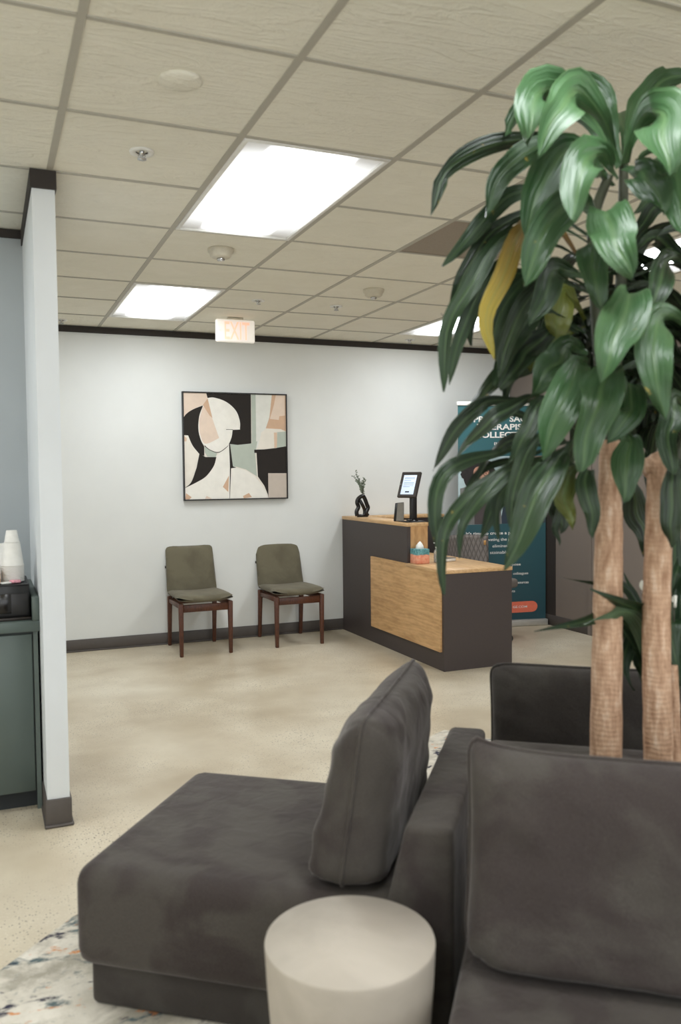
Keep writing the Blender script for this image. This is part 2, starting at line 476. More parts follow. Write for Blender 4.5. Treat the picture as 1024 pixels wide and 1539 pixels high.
LIGHT_LABELS = {(0, 1): 'large glowing ceiling light panel in front of the smoke detector, nearer of the left pair',
                (0, 5): 'smaller glowing ceiling light panel just left of the exit sign near the back wall',
                (4, 5): 'glowing ceiling light panel partly behind leaves above the roll-up banner',
                (4, 1): 'bright ceiling light panel seen through the plant crown at the right edge'}
def make_light():
    t = thing('ceiling_light', '', 'ceiling light')
    m = MB()
    a, b = G - .026, 2 * G - .02
    for q in ((-a / 2, a / 2, -b / 2, -b / 2 + .02), (-a / 2, a / 2, b / 2 - .02, b / 2), (-a / 2, -a / 2 + .02, -b / 2 + .02, b / 2 - .02), (a / 2 - .02, a / 2, -b / 2 + .02, b / 2 - .02)):
        m.box(*q, -.004, .012, .002, 1)
    m.build('frame', M['white'], t)
    b_ = bmesh.new(); uvl = b_.loops.layers.uv.new('UVMap')
    NX, NY = 16, 12
    a -= .036; b -= .036
    vs = [[b_.verts.new(((k / NX - .5) * a, (l / NY - .5) * b, .006 + .018 * math.sin(PI * k / NX) * math.sin(PI * min(1, max(0, l / NY)))) ) for l in range(NY + 1)] for k in range(NX + 1)]
    for k in range(NX):
        for l in range(NY):
            f = b_.faces.new((vs[k][l], vs[k][l + 1], vs[k + 1][l + 1], vs[k + 1][l])); f.smooth = True
            for lp, (kk, ll) in zip(f.loops, ((k, l), (k, l + 1), (k + 1, l + 1), (k + 1, l))): lp[uvl].uv = (kk / NX, ll / NY)
    m = MB(); m.bm.free(); m.bm = b_
    m.build('diffuser', M['diffuser'], t, smooth=False)
    return t
proto = make_light()
for n, (i, j) in enumerate(lights):
    o = proto if n == 0 else copy_tree(proto)
    o.location = (X0 + (i + .5) * G, Y0 + (j + 1) * G, CEIL)
    o['label'] = LIGHT_LABELS.get((i, j), 'glowing ceiling light panel outside the frame, behind the camera or beyond the left wall')
    if (i, j) in LIGHT_LABELS: o['group'] = 'ceiling light panels'
    else: o['group'] = 'ceiling light panels outside the frame'

# return air vent tile
tv = thing('ceiling_vent', 'brownish flat square vent tile in the ceiling left of the plant crown', 'vent', (X0 + 2.5 * G, Y0 + 2.5 * G, CEIL))
m = MB(); a = G / 2 - .013; m.box(-a, a, -a, a, .004, .014); m.build('vent_plate', M['vent'], tv, smooth=False)
m = MB()
for s_ in (-1, 1):
    m.box(-a, a, s_ * a - .008 if s_ < 0 else a - .008, s_ * a + .016 if s_ < 0 else a, .0, .004); m.box(s_ * a - .008 if s_ > 0 else -a, s_ * a if s_ > 0 else -a + .008, -a + .016, a - .008, 0, .004)
m.build('frame', M['vent'], tv, smooth=False)

# detectors, sprinklers, cover disc
def smoke(label, x, y):
    t = thing('smoke_detector', label, 'smoke detector', (x, y, CEIL), group='smoke detectors')
    m = MB(); m.lathe([(.0, .004), (.068, .004), (.07, -.004), (.068, -.014), (.06, -.02), (.056, -.036), (.045, -.044), (.0, -.046)], seg=40, caps=False); m.build('housing', M['cream_plastic'], t)
    m = MB(); m.lathe([(.0, -.044), (.02, -.044), (.018, -.058), (.0, -.06)], seg=20, caps=False)
    m.tube([(-.02, 0, -.05), (0, -.02, -.062), (.02, 0, -.05)], .003, 6); m.build('sensor', M['chrome'], t)
smoke('round smoke detector on the ceiling between the two left light panels', X0 + .52 * G, Y0 + 3.47 * G)
smoke('round smoke detector on the ceiling right of the exit sign, before the banner', X0 + 2.475 * G, Y0 + 4.5 * G)
def sprinkler(label, x, y):
    t = thing('fire_sprinkler', label, 'sprinkler', (x, y, CEIL), group='fire sprinklers')
    m = MB(); m.lathe([(.022, .006), (.024, -.002), (.044, -.004), (.046, .001), (.044, .006)], seg=32, caps=False); m.build('ceiling_ring', M['white'], t)
    m = MB(); m.lathe([(0, .012), (.022, .012), (.022, .0)], seg=24, caps=False); m.build('cup', M['gunmetal'], t)
    m = MB(); m.lathe([(.009, .01), (.009, -.01), (.004, -.012), (.004, -.022), (.017, -.023), (.017, -.026), (0, -.027)], seg=16, caps=False)
    for s_ in (-1, 1): m.tube([(s_ * .008, 0, -.004), (s_ * .013, 0, -.013), (s_ * .004, 0, -.023)], .002, 6)
    m.build('head', M['chrome'], t)
sprinkler('chrome fire sprinkler in a white ring on the ceiling near the left wing wall', X0 - .5 * G, Y0 + 1.456 * G)
sprinkler('small fire sprinkler on the ceiling directly above and beyond the exit sign', X0 + 1.475 * G, Y0 + 5.45 * G)
sprinkler('small pale fire sprinkler on the ceiling right of the exit sign', X0 + 2.44 * G, Y0 + 5.47 * G)
sprinkler('small fire sprinkler on the ceiling close to the back wall, above the banner', X0 + 4.42 * G, Y0 + 7.41 * G)
sprinkler('small dark fire sprinkler on the ceiling against the wing wall at the back', X0 - .5 * G, Y0 + 7.43 * G)
m = MB(); m.lathe([(.0, .006), (.066, .006), (.068, .0), (.06, -.006), (0, -.008)], seg=40, caps=False)
o = m.build('ceiling_cover_disc', M['tile']); o.location = (X0 - .48 * G, Y0 + .44 * G, CEIL)
tag(o, 'flat round cream cover disc on the nearest left ceiling tile', 'cover plate')

# text helper: returns triangulated mesh polys of a string in its own plane, unit = letter height
def text_polys(s, size, bold=0.0, align='LEFT', spacing=1.0):
    cu = bpy.data.curves.new('letters', 'FONT')
    cu.body = s; cu.size = size; cu.offset = bold; cu.align_x = align; cu.space_character = spacing; cu.resolution_u = 3
    o = bpy.data.objects.new('letters', cu); C.objects.link(o)
    dg = bpy.context.evaluated_depsgraph_get(); dg.update()
    me = bpy.data.meshes.new_from_object(o.evaluated_get(dg))
    out = [[me.vertices[i].co.copy() for i in p.vertices] for p in me.polygons]
    bpy.data.objects.remove(o); bpy.data.curves.remove(cu); bpy.data.meshes.remove(me)
    return out
def text_size(polys):
    xs = [c.x for p in polys for c in p]; ys = [c.y for p in polys for c in p]
    return min(xs), max(xs), min(ys), max(ys)
def put_text(m, s, x0, x1, yb, h, ox, oz, y, bold=0.0, mi=0):
    """letters fitted in local x range x0..x1 (metres), baseline yb, cap height h, on the plane y facing -y"""
    p = text_polys(s, 1.0, bold)
    a, b, c, d = text_size(p)
    cap = text_size(text_polys('E', 1.0, bold)); cb, ch = cap[2], cap[3] - cap[2]
    for q in p:
        m.poly([(ox + x0 + (v.x - a) / (b - a) * (x1 - x0), y, oz + yb + (v.y - cb) / ch * h) for v in q], mi)

# exit sign
te = thing('exit_sign', 'white exit sign with red lettering hanging from the ceiling before the back wall', 'exit sign', (1.799, 6.365, CEIL))
m = MB(); m.box(-.06, .06, -.02, .02, -.014, 0, .003, 2); m.build('canopy', M['cream_plastic'], te)
t = NT('sign casing'); t.b.inputs['Base Color'].default_value = srgb(236, 234, 226); t.b.inputs['Emission Color'].default_value = srgb(255, 244, 232); t.b.inputs['Emission Strength'].default_value = .38
m = MB(); m.box(-.153, .153, -.022, .022, -.186, -.014, .014, 4); m.build('casing', t.m, te)
t = NT('sign red'); t.b.inputs['Base Color'].default_value = srgb(255, 214, 198); t.b.inputs['Emission Color'].default_value = srgb(255, 172, 142); t.b.inputs['Emission Strength'].default_value = .6
m = MB()
put_text(m, 'EXIT', -.09, .108, -.168, .135, 0, 0, -.0226, 0.012)
put_text(m, '<', -.132, -.112, -.118, .03, 0, 0, -.0226, 0.0)
m.build('lettering', t.m, te, smooth=False)

# ------------------------------------------------------------------ wall art
PX0, PX1, PZ0, PZ1 = 1.536, 2.46, 1.207, 2.124
ta = thing('framed_painting', 'square abstract painting of a faceless head in thin black frame on back wall', 'painting', ((PX0 + PX1) / 2, WY, (PZ0 + PZ1) / 2))
W2, H2 = (PX1 - PX0) / 2, (PZ1 - PZ0) / 2
m = MB()
fwid = .010
m.box(-W2, W2, -.04, -.001, H2 - fwid, H2); m.box(-W2, W2, -.04, -.001, -H2, -H2 + fwid)
m.box(-W2, -W2 + fwid, -.04, -.001, -H2 + fwid, H2 - fwid); m.box(W2 - fwid, W2, -.04, -.001, -H2 + fwid, H2 - fwid)
m.build('frame', M['black'], ta, smooth=False)
ART = [srgb(232, 226, 214), srgb(46, 42, 39), srgb(228, 208, 190), srgb(210, 176, 148), srgb(184, 192, 180), srgb(198, 186, 174), srgb(226, 226, 218), srgb(238, 235, 226), srgb(222, 194, 168)]
art_m = [flat('art paint %d' % i, c, 0.8, var=0.035, vscale=14, spec=.2) for i, c in enumerate(ART)]
def ap(x, y):
    tx = (x - 78) / (962 - 78)
    top = 72 + tx * 33; bot = 1000 - tx * 8
    ty = (y - top) / (bot - top)
    ty = min(max(ty, .0115), .9885); tx = min(max(tx, .0115), .9885)
    return (-W2 + tx * 2 * W2, H2 - ty * 2 * H2)
art_layer = [0]
m = MB()
m.box(-W2 + .004, W2 - .004, -.030, -.004, -H2 + .004, H2 - .004, mi=0)
def shape(col, pts, curve=None):
    """polygon in sketch units; points flagged with a third item c are smoothed through"""
    art_layer[0] += 1
    y = -.0302 - art_layer[0] * .00012
    out = []
    if curve:
        out = [(p.x, p.y) for p in catmull([(a, b, 0) for a, b in pts], 6, closed=True)]
    else:
        i = 0
        n = len(pts)
        run = []
        for p in pts:
            if len(p) == 3: run.append((p[0], p[1], 0))
            else:
                if run:
                    run.append((p[0], p[1], 0)); start = [(*out[-1], 0)] if out else []
                    out += [(q.x, q.y) for q in catmull(start + run, 6)][1 if start else 0:]
                    run = []
                else: out.append((p[0], p[1]))
        if run: out += [(q.x, q.y) for q in catmull([(*out[-1], 0)] + run, 6)][1:]
    tri = [ap(*p) for p in out]
    f = m.poly([(a, y, b) for a, b in tri], col)
# background areas
shape(2, [(80, 80), (275, 90), (285, 130), (245, 190), (150, 230), (80, 305)])
shape(1, [(275, 88), (650, 98), (648, 518), (600, 528), (530, 530), (458, 520), (430, 300), (285, 130)])
shape(4, [(652, 98), (690, 100), (690, 560), (652, 520)])
shape(6, [(690, 100), (832, 104), (815, 280), (778, 390), (735, 430), (700, 560), (690, 560)])
shape(3, [(832, 104), (958, 108), (958, 420), (905, 400), (775, 392), (808, 300)])
shape(2, [(850, 190), (866, 108), (945, 110), (945, 285), (895, 290), (890, 322), (812, 312)])
shape(0, [(735, 425), (775, 398), (912, 400), (908, 425), (845, 430), (860, 560), (700, 570)])
shape(8, [(845, 428), (872, 428), (875, 555), (848, 560)])
shape(4, [(875, 425), (958, 420), (958, 545), (870, 560)])
shape(4, [(458, 520), (530, 530), (640, 520), (700, 500), (680, 600), (692, 800), (600, 740), (520, 715), (488, 715)])
shape(1, [(672, 572), (760, 570), (860, 560), (958, 546), (958, 990), (790, 990), (785, 955), (755, 880), (700, 800), (692, 600), (672, 598)])
shape(5, [(790, 773), (958, 775), (958, 985), (790, 985)])
# body
shape(7, [(80, 890), (180, 845), (260, 800), (320, 720), (350, 620), (460, 520), (462, 800), (455, 985), (80, 990)])
shape(7, [(470, 725), (530, 728, 1), (620, 760, 1), (700, 830, 1), (755, 910, 1), (785, 985), (455, 985)])
shape(1, [(458, 520), (466, 522), (488, 712), (515, 722), (472, 728), (468, 800), (458, 985), (455, 985), (462, 720)])
# hair
shape(1, [(80, 305), (110, 262, 1), (165, 225, 1), (248, 192), (215, 280, 1), (205, 390, 1), (222, 480, 1), (250, 540), (250, 620), (205, 600, 1), (155, 530, 1), (120, 445), (80, 442)])
shape(0, [(80, 442), (120, 445), (155, 530, 1), (210, 605), (180, 720, 1), (130, 850, 1), (80, 885)])
shape(1, [(210, 600), (260, 630), (350, 632), (325, 710, 1), (260, 795, 1), (180, 845, 1), (85, 892), (140, 840, 1), (185, 720, 1)])
# face
shape(7, [(285, 130), (340, 128, 1), (440, 165, 1), (520, 240, 1), (552, 330, 1), (552, 400), (490, 402), (478, 470, 1), (440, 545, 1), (370, 592, 1), (300, 570, 1), (240, 510, 1), (208, 420, 1), (210, 320, 1), (245, 195)])
shape(2, [(212, 320), (245, 200), (265, 215), (320, 300), (375, 470), (280, 515, 1), (240, 500, 1), (214, 420, 1)])
shape(3, [(245, 190), (285, 132), (322, 300), (300, 280)])
shape(4, [(252, 540), (300, 575, 1), (355, 598), (345, 632), (275, 625), (255, 590)])
shape(1, [(435, 396), (492, 398), (492, 402), (435, 400)])
shape(1, [(252, 538), (300, 575, 1), (370, 594, 1), (440, 548, 1), (456, 520), (440, 542, 1), (370, 588, 1), (300, 569, 1), (254, 530)])
# warm accents
shape(3, [(400, 885), (452, 790), (445, 930)])
shape(3, [(95, 935), (140, 970), (120, 990), (85, 985)])
shape(3, [(570, 965), (620, 940), (645, 975), (575, 985)])
shape(2, [(250, 985), (262, 960), (310, 985)])
shape(8, [(85, 450), (110, 470), (105, 495), (85, 495)])
bmesh.ops.recalc_face_normals(m.bm, faces=[f for f in m.bm.faces if len(f.verts) == 4 and f.material_index == 0])
m.build('canvas', art_m, ta, smooth=False)

# ------------------------------------------------------------------ waiting chairs
def make_chair():
    t = thing('waiting_chair', '', 'chair', group='olive waiting chairs')
    def leg(x, y, h, dx=0.0, dy=0.0):
        m = MB()
        m.hexa([(x + dx - .014, y + dy - .014, 0), (x + dx + .014, y + dy - .014, 0), (x + dx - .014, y + dy + .014, 0), (x + dx + .014, y + dy + .014, 0),
                (x - .019, y - .019, h), (x + .019, y - .019, h), (x - .019, y + .019, h), (x + .019, y + .019, h)], .006, 2)
        m.build('leg', M['walnut'], t)
    for s_ in (-1, 1):
        leg(s_ * .198, -.255, .42)
        leg(s_ * .19, .215, .42, 0, .035)
    for q in ((-.18, .18, -.267, -.247, .36, .418), (-.18, .18, .205, .225, .36, .41)):
        m = MB(); m.box(q[0], q[1], q[2], q[3], q[4] - .01, q[5] - .01, .004, 1); m.build('apron', M['walnut'], t)
    for s_ in (-1, 1):
        m = MB(); m.hexa([(s_ * .198 - .01, -.24, .375), (s_ * .198 + .01, -.24, .375), (s_ * .19 - .01, .2, .365), (s_ * .19 + .01, .2, .365),
                               (s_ * .198 - .01, -.24, .422), (s_ * .198 + .01, -.24, .422), (s_ * .19 - .01, .2, .40), (s_ * .19 + .01, .2, .40)], .004, 1)
        m.build('side_rail', M['walnut'], t)
    # seat: thin pad dished across its width
    def pad(name, w0, w1, l, thick, dish, mat, tf, round_=.06):
        b = MB(); N, K = 20, 20
        top, bot = [], []
        for i in range(N + 1):
            top.append([]); bot.append([])
            for j in range(K + 1):
                a, c = 2 * i / N - 1, 2 * j / K - 1
                # rounded rectangle remap
                ax = math.copysign(abs(a) ** .9, a); cx = math.copysign(abs(c) ** .9, c)
                e = (abs(ax) ** 14 + abs(cx) ** 14) ** (1 / 14) if (ax or cx) else 1
                k_ = max(abs(ax), abs(cx)) / e if e else 1
                ax, cx = ax * k_, cx * k_
                w = w0 + (w1 - w0) * (cx + 1) / 2
                th = thick * max(0, (1 - abs(ax) ** 7)) ** .45 * max(0, (1 - abs(cx) ** 7)) ** .45
                z = dish * (ax * ax)
                top[-1].append(b.bm.verts.new(tf(ax * w, cx * l, z + th)))
                bot[-1].append(b.bm.verts.new(tf(ax * w, cx * l, z - th * .75)))
        for g, fl in ((top, 0), (bot, 1)):
            for i in range(N):
                for j in range(K):
                    q = [g[i][j], g[i + 1][j], g[i + 1][j + 1], g[i][j + 1]]
                    b.bm.faces.new(q[::-1] if fl else q)
        bmesh.ops.remove_doubles(b.bm, verts=b.bm.verts, dist=.0004)
        bmesh.ops.recalc_face_normals(b.bm, faces=b.bm.faces)
        return b.build(name, mat, t, angle=2.0)
    pad('seat', .225, .213, .26, .034, .016, M['olive'], lambda x, y, z: Vector((x, y - .03, .441 + z - .03 * max(0, y) + .012 * min(0, y + .15) * -1)))
    ang = math.radians(15)
    def bk(x, y, z):
        # y runs up the back, z is its thickness towards the sitter
        return Vector((x, .20 + (y + .20) * math.sin(ang) - z * math.cos(ang) + .0, .434 + (y + .20) * math.cos(ang) + z * math.sin(ang) * -1))
    pad('backrest', .212, .2, .205, .024, -.012, M['olive'], bk)
    m = MB()
    m.tube([(-.21, .288, .655), (.19, .288, .655)], .011, 10); m.build('back_rail', M['black'], t)
    for s_ in (-1, 1):
        m = MB(); m.hexa([(s_ * .15 - .014, .19, .38), (s_ * .15 + .014, .19, .38), (s_ * .15 - .014, .225, .38), (s_ * .15 + .014, .225, .38),
                               (s_ * .15 - .01, .283, .68), (s_ * .15 + .01, .283, .68), (s_ * .15 - .01, .3, .68), (s_ * .15 + .01, .3, .68)], .003, 1)
        m.build('back_support', M['walnut'], t)
    return t
ch = make_chair()
ch['label'] = 'olive upholstered chair with walnut legs, left one, under the painting'
ch.location = (1.577, 6.806, 0)
c2 = copy_tree(ch)
c2['label'] = 'olive upholstered chair with walnut legs, right one, nearer the desk'
c2.location = (2.37, 6.83, 0)

# ------------------------------------------------------------------ reception desk
DX0, DX1, DY0, DYH = 2.985, 3.557, 5.25, 5.816
td = thing('reception_desk', 'L-shaped reception desk in dark brown laminate with oak front panel and tops', 'reception desk', (DX0, DY0, 0))
def L_(*b): return (b[0] - DX0, b[1] - DX0, b[2] - DY0, b[3] - DY0, b[4], b[5])
YB = WY - .018
m = MB(); m.box(*L_(DX0, DX0 + .03, DY0 + .03, YB, .0, .70)); m.box(*L_(DX0, DX0 + .03, DYH, YB, .70, 1.008)); m.build('front_panel', M['desk_dark'], td, smooth=False)
m = MB(); m.box(*L_(DX0, DX1, DY0, DY0 + .03, 0, .70)); m.build('end_panel', M['desk_dark'], td, smooth=False)
m = MB(); m.prism([(-.018, a - DY0, b) for a, b in ((DY0 + .028, .137), (6.455, .137), (6.455, .727), (DYH, .727), (DYH, .70), (DY0 + .028, .70))], (.018, 0, 0)); m.build('oak_panel', M['oak'], td)
m = MB(); m.box(*L_(DX0 - .018, DX1 + .004, DY0 - .004, DYH, .70, .727), .0015, 1); m.box(*L_(DX0 + .18, DX1 + .004, DYH, YB, .70, .727), .0015, 1); m.build('worktop', M['oak_x'], td)
m = MB(); m.box(*L_(DX0 - .003, DX0 + .185, DYH - .004, YB, 1.008, 1.037), .0015, 1); m.build('transaction_top', M['oak_x'], td)
m = MB(); m.box(*L_(DX0 + .03, DX0 + .18, DYH, DYH + .025, .727, 1.008)); m.build('oak_end', M['oak_up'], td, smooth=False)
m = MB(); m.box(*L_(DX0 + .155, DX0 + .18, DYH + .025, YB, .727, 1.008)); m.build('inner_panel', M['desk_dark'], td, smooth=False)
m = MB(); m.box(*L_(DX0 + .185, 3.95, 6.93, YB, 1.008, 1.037), .0015, 1); m.build('return_top', M['oak_x'], td)
m = MB(); m.box(*L_(DX0 + .185, 3.95, 6.95, 6.975, 0, 1.008)); m.box(*L_(3.925, 3.95, 6.975, YB, 0, 1.008)); m.build('return_panel', M['desk_dark'], td, smooth=False)

# vase with sprig
tvz = thing('vase', 'black sculptural vase with open loops on the desk corner by the wall', 'vase', (3.045, 6.80, 1.0385))
m = MB()
m.tube(catmull([(-.045, 0, .012), (-.05, .0, .05), (-.032, .0, .09), (-.045, 0, .13), (-.03, 0, .165), (.01, 0, .185), (.03, 0, .16), (.05, 0, .11), (.06, 0, .08), (.042, 0, .04), (.056, 0, .012)], 6), .018, 12)
m.tube(catmull([(-.02, .0, .15), (.0, -.012, .11), (.022, 0, .075), (.028, .0, .04), (.02, 0, .012)], 6), .015, 12)
m.tube(catmull([(-.045, 0, .013), (0, -.01, .014), (.056, 0, .013)], 6), .013, 12)
m.tube([(.012, 0, .17), (.014, 0, .2)], [.017, .013], 12)
m.build('loops', M['black_gloss'], tvz)
sg = thing('eucalyptus_sprig', 'grey green leafy sprig leaning left out of the black vase', 'foliage', (3.058, 6.80, 1.225))
leafm = flat('pale sprig leaf', srgb(112, 124, 106), .7, var=.2, vscale=60)
m = MB(); ml = MB()
for k in range(9):
    tip = Vector((-.085 + .013 * k + random.uniform(-.01, .01), random.uniform(-.03, .03), .15 + .05 * math.sin(k * 1.9) + (.02 if k < 4 else -.03)))
    st = catmull([(0, 0, 0), (tip.x * .3, tip.y * .3, tip.z * .5), tip], 6)
    m.tube(st, .0012, 5)
    for i in range(3, len(st)):
        for s_ in (-1, 1):
            a = random.uniform(0, PI); d = Vector((math.cos(a) * s_, math.sin(a) * .6, random.uniform(.1, .8))).normalized() * .021
            n = d.cross(Vector((0, 1, .3))).normalized() * .006
            p = st[i]
            ml.poly([p, p + d * .5 + n, p + d, p + d * .5 - n])
m.build('stem', M['stem'], sg); ml.build('foliage', leafm, sg, smooth=False)

# tablet kiosk
tk = thing('tablet_kiosk', 'black check-in tablet on a pole stand at the desk counter end', 'tablet', (3.085, 5.92, 1.0385))
m = MB(); m.box(-.085, .085, -.085, .085, 0, .006, .002, 1); m.build('base_plate', M['black'], tk)
m = MB(); m.lathe([(.05, .006), (.045, .014), (.03, .018)], seg=24); m.tube([(-.05, -.05, .008), (-.02, -.02, .02), (.03, -.035, .01)], .006, 8); m.build('collar', M['black_gloss'], tk)
m = MB(); m.box(-.018, .036, -.016, .016, .012, .24, .006, 2); m.build('pole', M['black'], tk)
scr = bpy.data.objects.new('tablet_case', None)
ma = Matrix.Translation((-.03, -.015, .29)) @ Matrix.Rotation(math.radians(-58), 4, 'Z') @ Matrix.Rotation(math.radians(-24), 4, 'X')
def tbuild(mb, name, mat, parent, **k):
    o = mb.build(name, mat, parent, **k); o.matrix_local = ma; return o
m = MB(); m.box(-.086, .086, -.012, .012, -.108, .108, .008, 3); case = tbuild(m, 'tablet_case', M['gunmetal'], tk)
m = MB(); m.box(-.058, .058, -.0135, -.0115, -.085, .078, .0005, 1); sc_ = m.build('screen', M['screen'], case)
m = MB()
for z in (.055, .045, .03, .012, .0, -.014, -.024): m.box(-.045, .045 if z not in (.03, -.024) else .015, -.0142, -.0137, z, z + .003)
m.build('screen_text', M['screen_ink'], sc_, smooth=False)
m = MB(); m.box(-.018, .018, -.0142, -.0137, -.07, -.058); m.build('screen_button', M['screen_dark'], sc_, smooth=False)
m = MB(); m.lathe([(.004, 0), (.004, .003)], seg=12); kb = m.build('home_button', M['chrome'], case); kb.location = (-.073, -.012, 0); kb.rotation_euler = (PI / 2, 0, 0)
# card terminal behind the tablet
tc_ = thing('card_terminal', 'angular black and grey device standing behind the tablet pole', 'card reader', (3.045, 6.07, 1.0385), -.6)
m = MB()
m.hexa([(-.04, -.045, 0), (.045, -.045, 0), (-.03, .03, 0), (.035, .03, 0), (-.028, -.03, .145), (.045, -.034, .152), (-.02, .012, .145), (.035, .012, .15)], .004, 1)
m.build('body', M['black'], tc_)
m = MB(); m.hexa([(-.018, -.0462, .004), (.043, -.0462, .004), (-.018, -.044, .004), (.043, -.044, .004), (-.006, -.0346, .144), (.043, -.0366, .148), (-.006, -.031, .144), (.043, -.033, .148)]); m.build('side_plate', M['grey_side'], tc_, smooth=False)

# tissue box
tt = thing('tissue_box', 'coral and teal tissue box on the oak worktop against the counter end', 'tissue box', (3.062, 5.755, .7285))
t = NT('tissue carton print')
v = t.coord(); sx = t.n('ShaderNodeSeparateXYZ'); t.l(v, sx.inputs[0])
nz = t.noise(v, 30, 3); ma_ = t.n('ShaderNodeMath', operation='MULTIPLY_ADD'); t.l(nz, ma_.inputs[0]); ma_.inputs[1].default_value = .02; t.l(sx.outputs['Z'], ma_.inputs[2])
cor = t.ramp(t.noise(v, 40, 3), [(.35, srgb(226, 138, 110)), (.65, srgb(238, 176, 148))])
tea = t.ramp(t.noise(v, 60, 3), [(.35, srgb(52, 116, 122)), (.65, srgb(112, 168, 170))])
t.l(t.mix(t.ramp(ma_.outputs[0], [(.077, (0, 0, 0)), (.079, (1, 1, 1))]), cor, tea), t.b.inputs['Base Color'])
t.b.inputs['Roughness'].default_value = .6
m = MB(); m.box(-.055, .055, -.055, .055, 0, .112, .002, 1); m.build('carton', t.m, tt)
m = MB()
for k in range(4):
    a = k * .8
    pts = [(-.03 * math.cos(a), -.03 * math.sin(a), .112), (-.024 * math.cos(a), -.022 * math.sin(a), .14), (.0 + .004 * k, .004, .17 - .006 * k), (.024 * math.cos(a), .02 * math.sin(a), .142), (.03 * math.cos(a), .03 * math.sin(a), .112)]
    sm = catmull(pts, 5)
    m.poly([p + Vector((0, .004 * k - .006, 0)) for p in sm])
m.lathe([(.034, .112), (.028, .135), (.014, .155), (.002, .168)], seg=14)
m.build('tissue', M['tissue'], tt)
# sanitizer bottle
tb = thing('sanitizer_bottle', 'clear pump bottle on the worktop just right of the tissue box', 'pump bottle', (3.205, 5.74, .7285))
m = MB(); m.lathe([(.022, 0), (.026, .004), (.026, .08), (.02, .098), (.011, .104), (.011, .11)], seg=24); m.build('bottle', M['clear_bottle'], tb)
m = MB(); m.lathe([(.013, .108), (.013, .122), (.005, .124), (.005, .145), (.011, .146), (.011, .156)], seg=16); m.box(-.03, .008, -.005, .005, .148, .156, .002, 1); m.build('pump', M['white'], tb)
# stapler-like phone and notepad, half hidden
tn = thing('notepad', 'small white notepad lying on the worktop behind the hanging leaves', 'notepad', (3.31, 5.80, .7285), .3)
m = MB(); m.box(-.07, .07, -.05, .05, 0, .022, .002, 1); m.build('pages', M['paper_cup'], tn)
m = MB(); m.box(-.071, .071, -.051, .051, .022, .026, .001, 1); m.build('cover', M['grey_side'], tn)

# office chair behind the desk
to = thing('office_chair', 'grey quilted office chair pulled up behind the reception desk', 'office chair', (3.88, 6.22, 0), math.radians(8))
m = MB(); m.box(-.24, .24, -.24, .24, .44, .52, .03, 4); m.build('seat', M['quilt'], to)
t = NT('diamond quilt')
vq = t.coord('UV', scale=(1.9, .62, 1))
sx = t.n('ShaderNodeSeparateXYZ'); t.l(vq, sx.inputs[0])
def wv(op):
    a = t.n('ShaderNodeMath', operation=op); t.l(sx.outputs['X'], a.inputs[0]); t.l(sx.outputs['Y'], a.inputs[1])
    b = t.n('ShaderNodeMath', operation='MULTIPLY'); t.l(a.outputs[0], b.inputs[0]); b.inputs[1].default_value = 6 * PI
    c_ = t.n('ShaderNodeMath', operation='SINE'); t.l(b.outputs[0], c_.inputs[0])
    d_ = t.n('ShaderNodeMath', operation='ABSOLUTE'); t.l(c_.outputs[0], d_.inputs[0]); return d_.outputs[0]
mn = t.n('ShaderNodeMath', operation='MINIMUM'); t.l(wv('ADD'), mn.inputs[0]); t.l(wv('SUBTRACT'), mn.inputs[1])
t.l(t.ramp(mn.outputs[0], [(.0, srgb(72, 66, 62)), (.25, srgb(112, 105, 100)), (1, srgb(124, 117, 111))]), t.b.inputs['Base Color'])
t.bump(mn.outputs[0], .4, .008); t.b.inputs['Roughness'].default_value = .8
b_ = bmesh.new(); uvl = b_.loops.layers.uv.new('UVMap')
NX, NZ = 20, 12
def backp(i, k, d):
    a = (i / NX - .5); w = .235 + .02 * (k / NZ)
    return Vector((a * 2 * w, .24 + .03 * (k / NZ) - .3 * a * a + d, .50 + .36 * k / NZ + .015 * math.cos(a * PI) * (k / NZ)))
for d, fl in ((-.02, 0), (.02, 1)):
    vs = [[b_.verts.new(backp(i, k, d)) for k in range(NZ + 1)] for i in range(NX + 1)]
    for i in range(NX):
        for k in range(NZ):
            f = b_.faces.new((vs[i][k], vs[i + 1][k], vs[i + 1][k + 1], vs[i][k + 1])); f.smooth = True
            for lp, (a, c_) in zip(f.loops, ((i, k), (i + 1, k), (i + 1, k + 1), (i, k + 1))): lp[uvl].uv = (a / NX * 1.1, c_ / NZ)
    if d < 0: front_ = vs
for (i0, k0), (di, dk), n in (((0, 0), (1, 0), NX), ((0, NZ), (1, 0), NX), ((0, 0), (0, 1), NZ), ((NX, 0), (0, 1), NZ)):
    for q in range(n):
        a, b2 = (i0 + di * q, k0 + dk * q), (i0 + di * (q + 1), k0 + dk * (q + 1))
        b_.faces.new((front_[a[0]][a[1]], front_[b2[0]][b2[1]], vs[b2[0]][b2[1]], vs[a[0]][a[1]]))
bmesh.ops.recalc_face_normals(b_, faces=b_.faces)
m = MB(); m.bm.free(); m.bm = b_; m.build('backrest', t.m, to, smooth=False)
m = MB(); m.box(.19, .215, .155, .162, .78, .82, .002, 1); m.build('care_tag', M['leather_tag'], to)
m = MB(); m.lathe([(.03, .06), (.03, .3), (.02, .3), (.02, .44)], seg=20); m.build('column', M['chrome'], to)
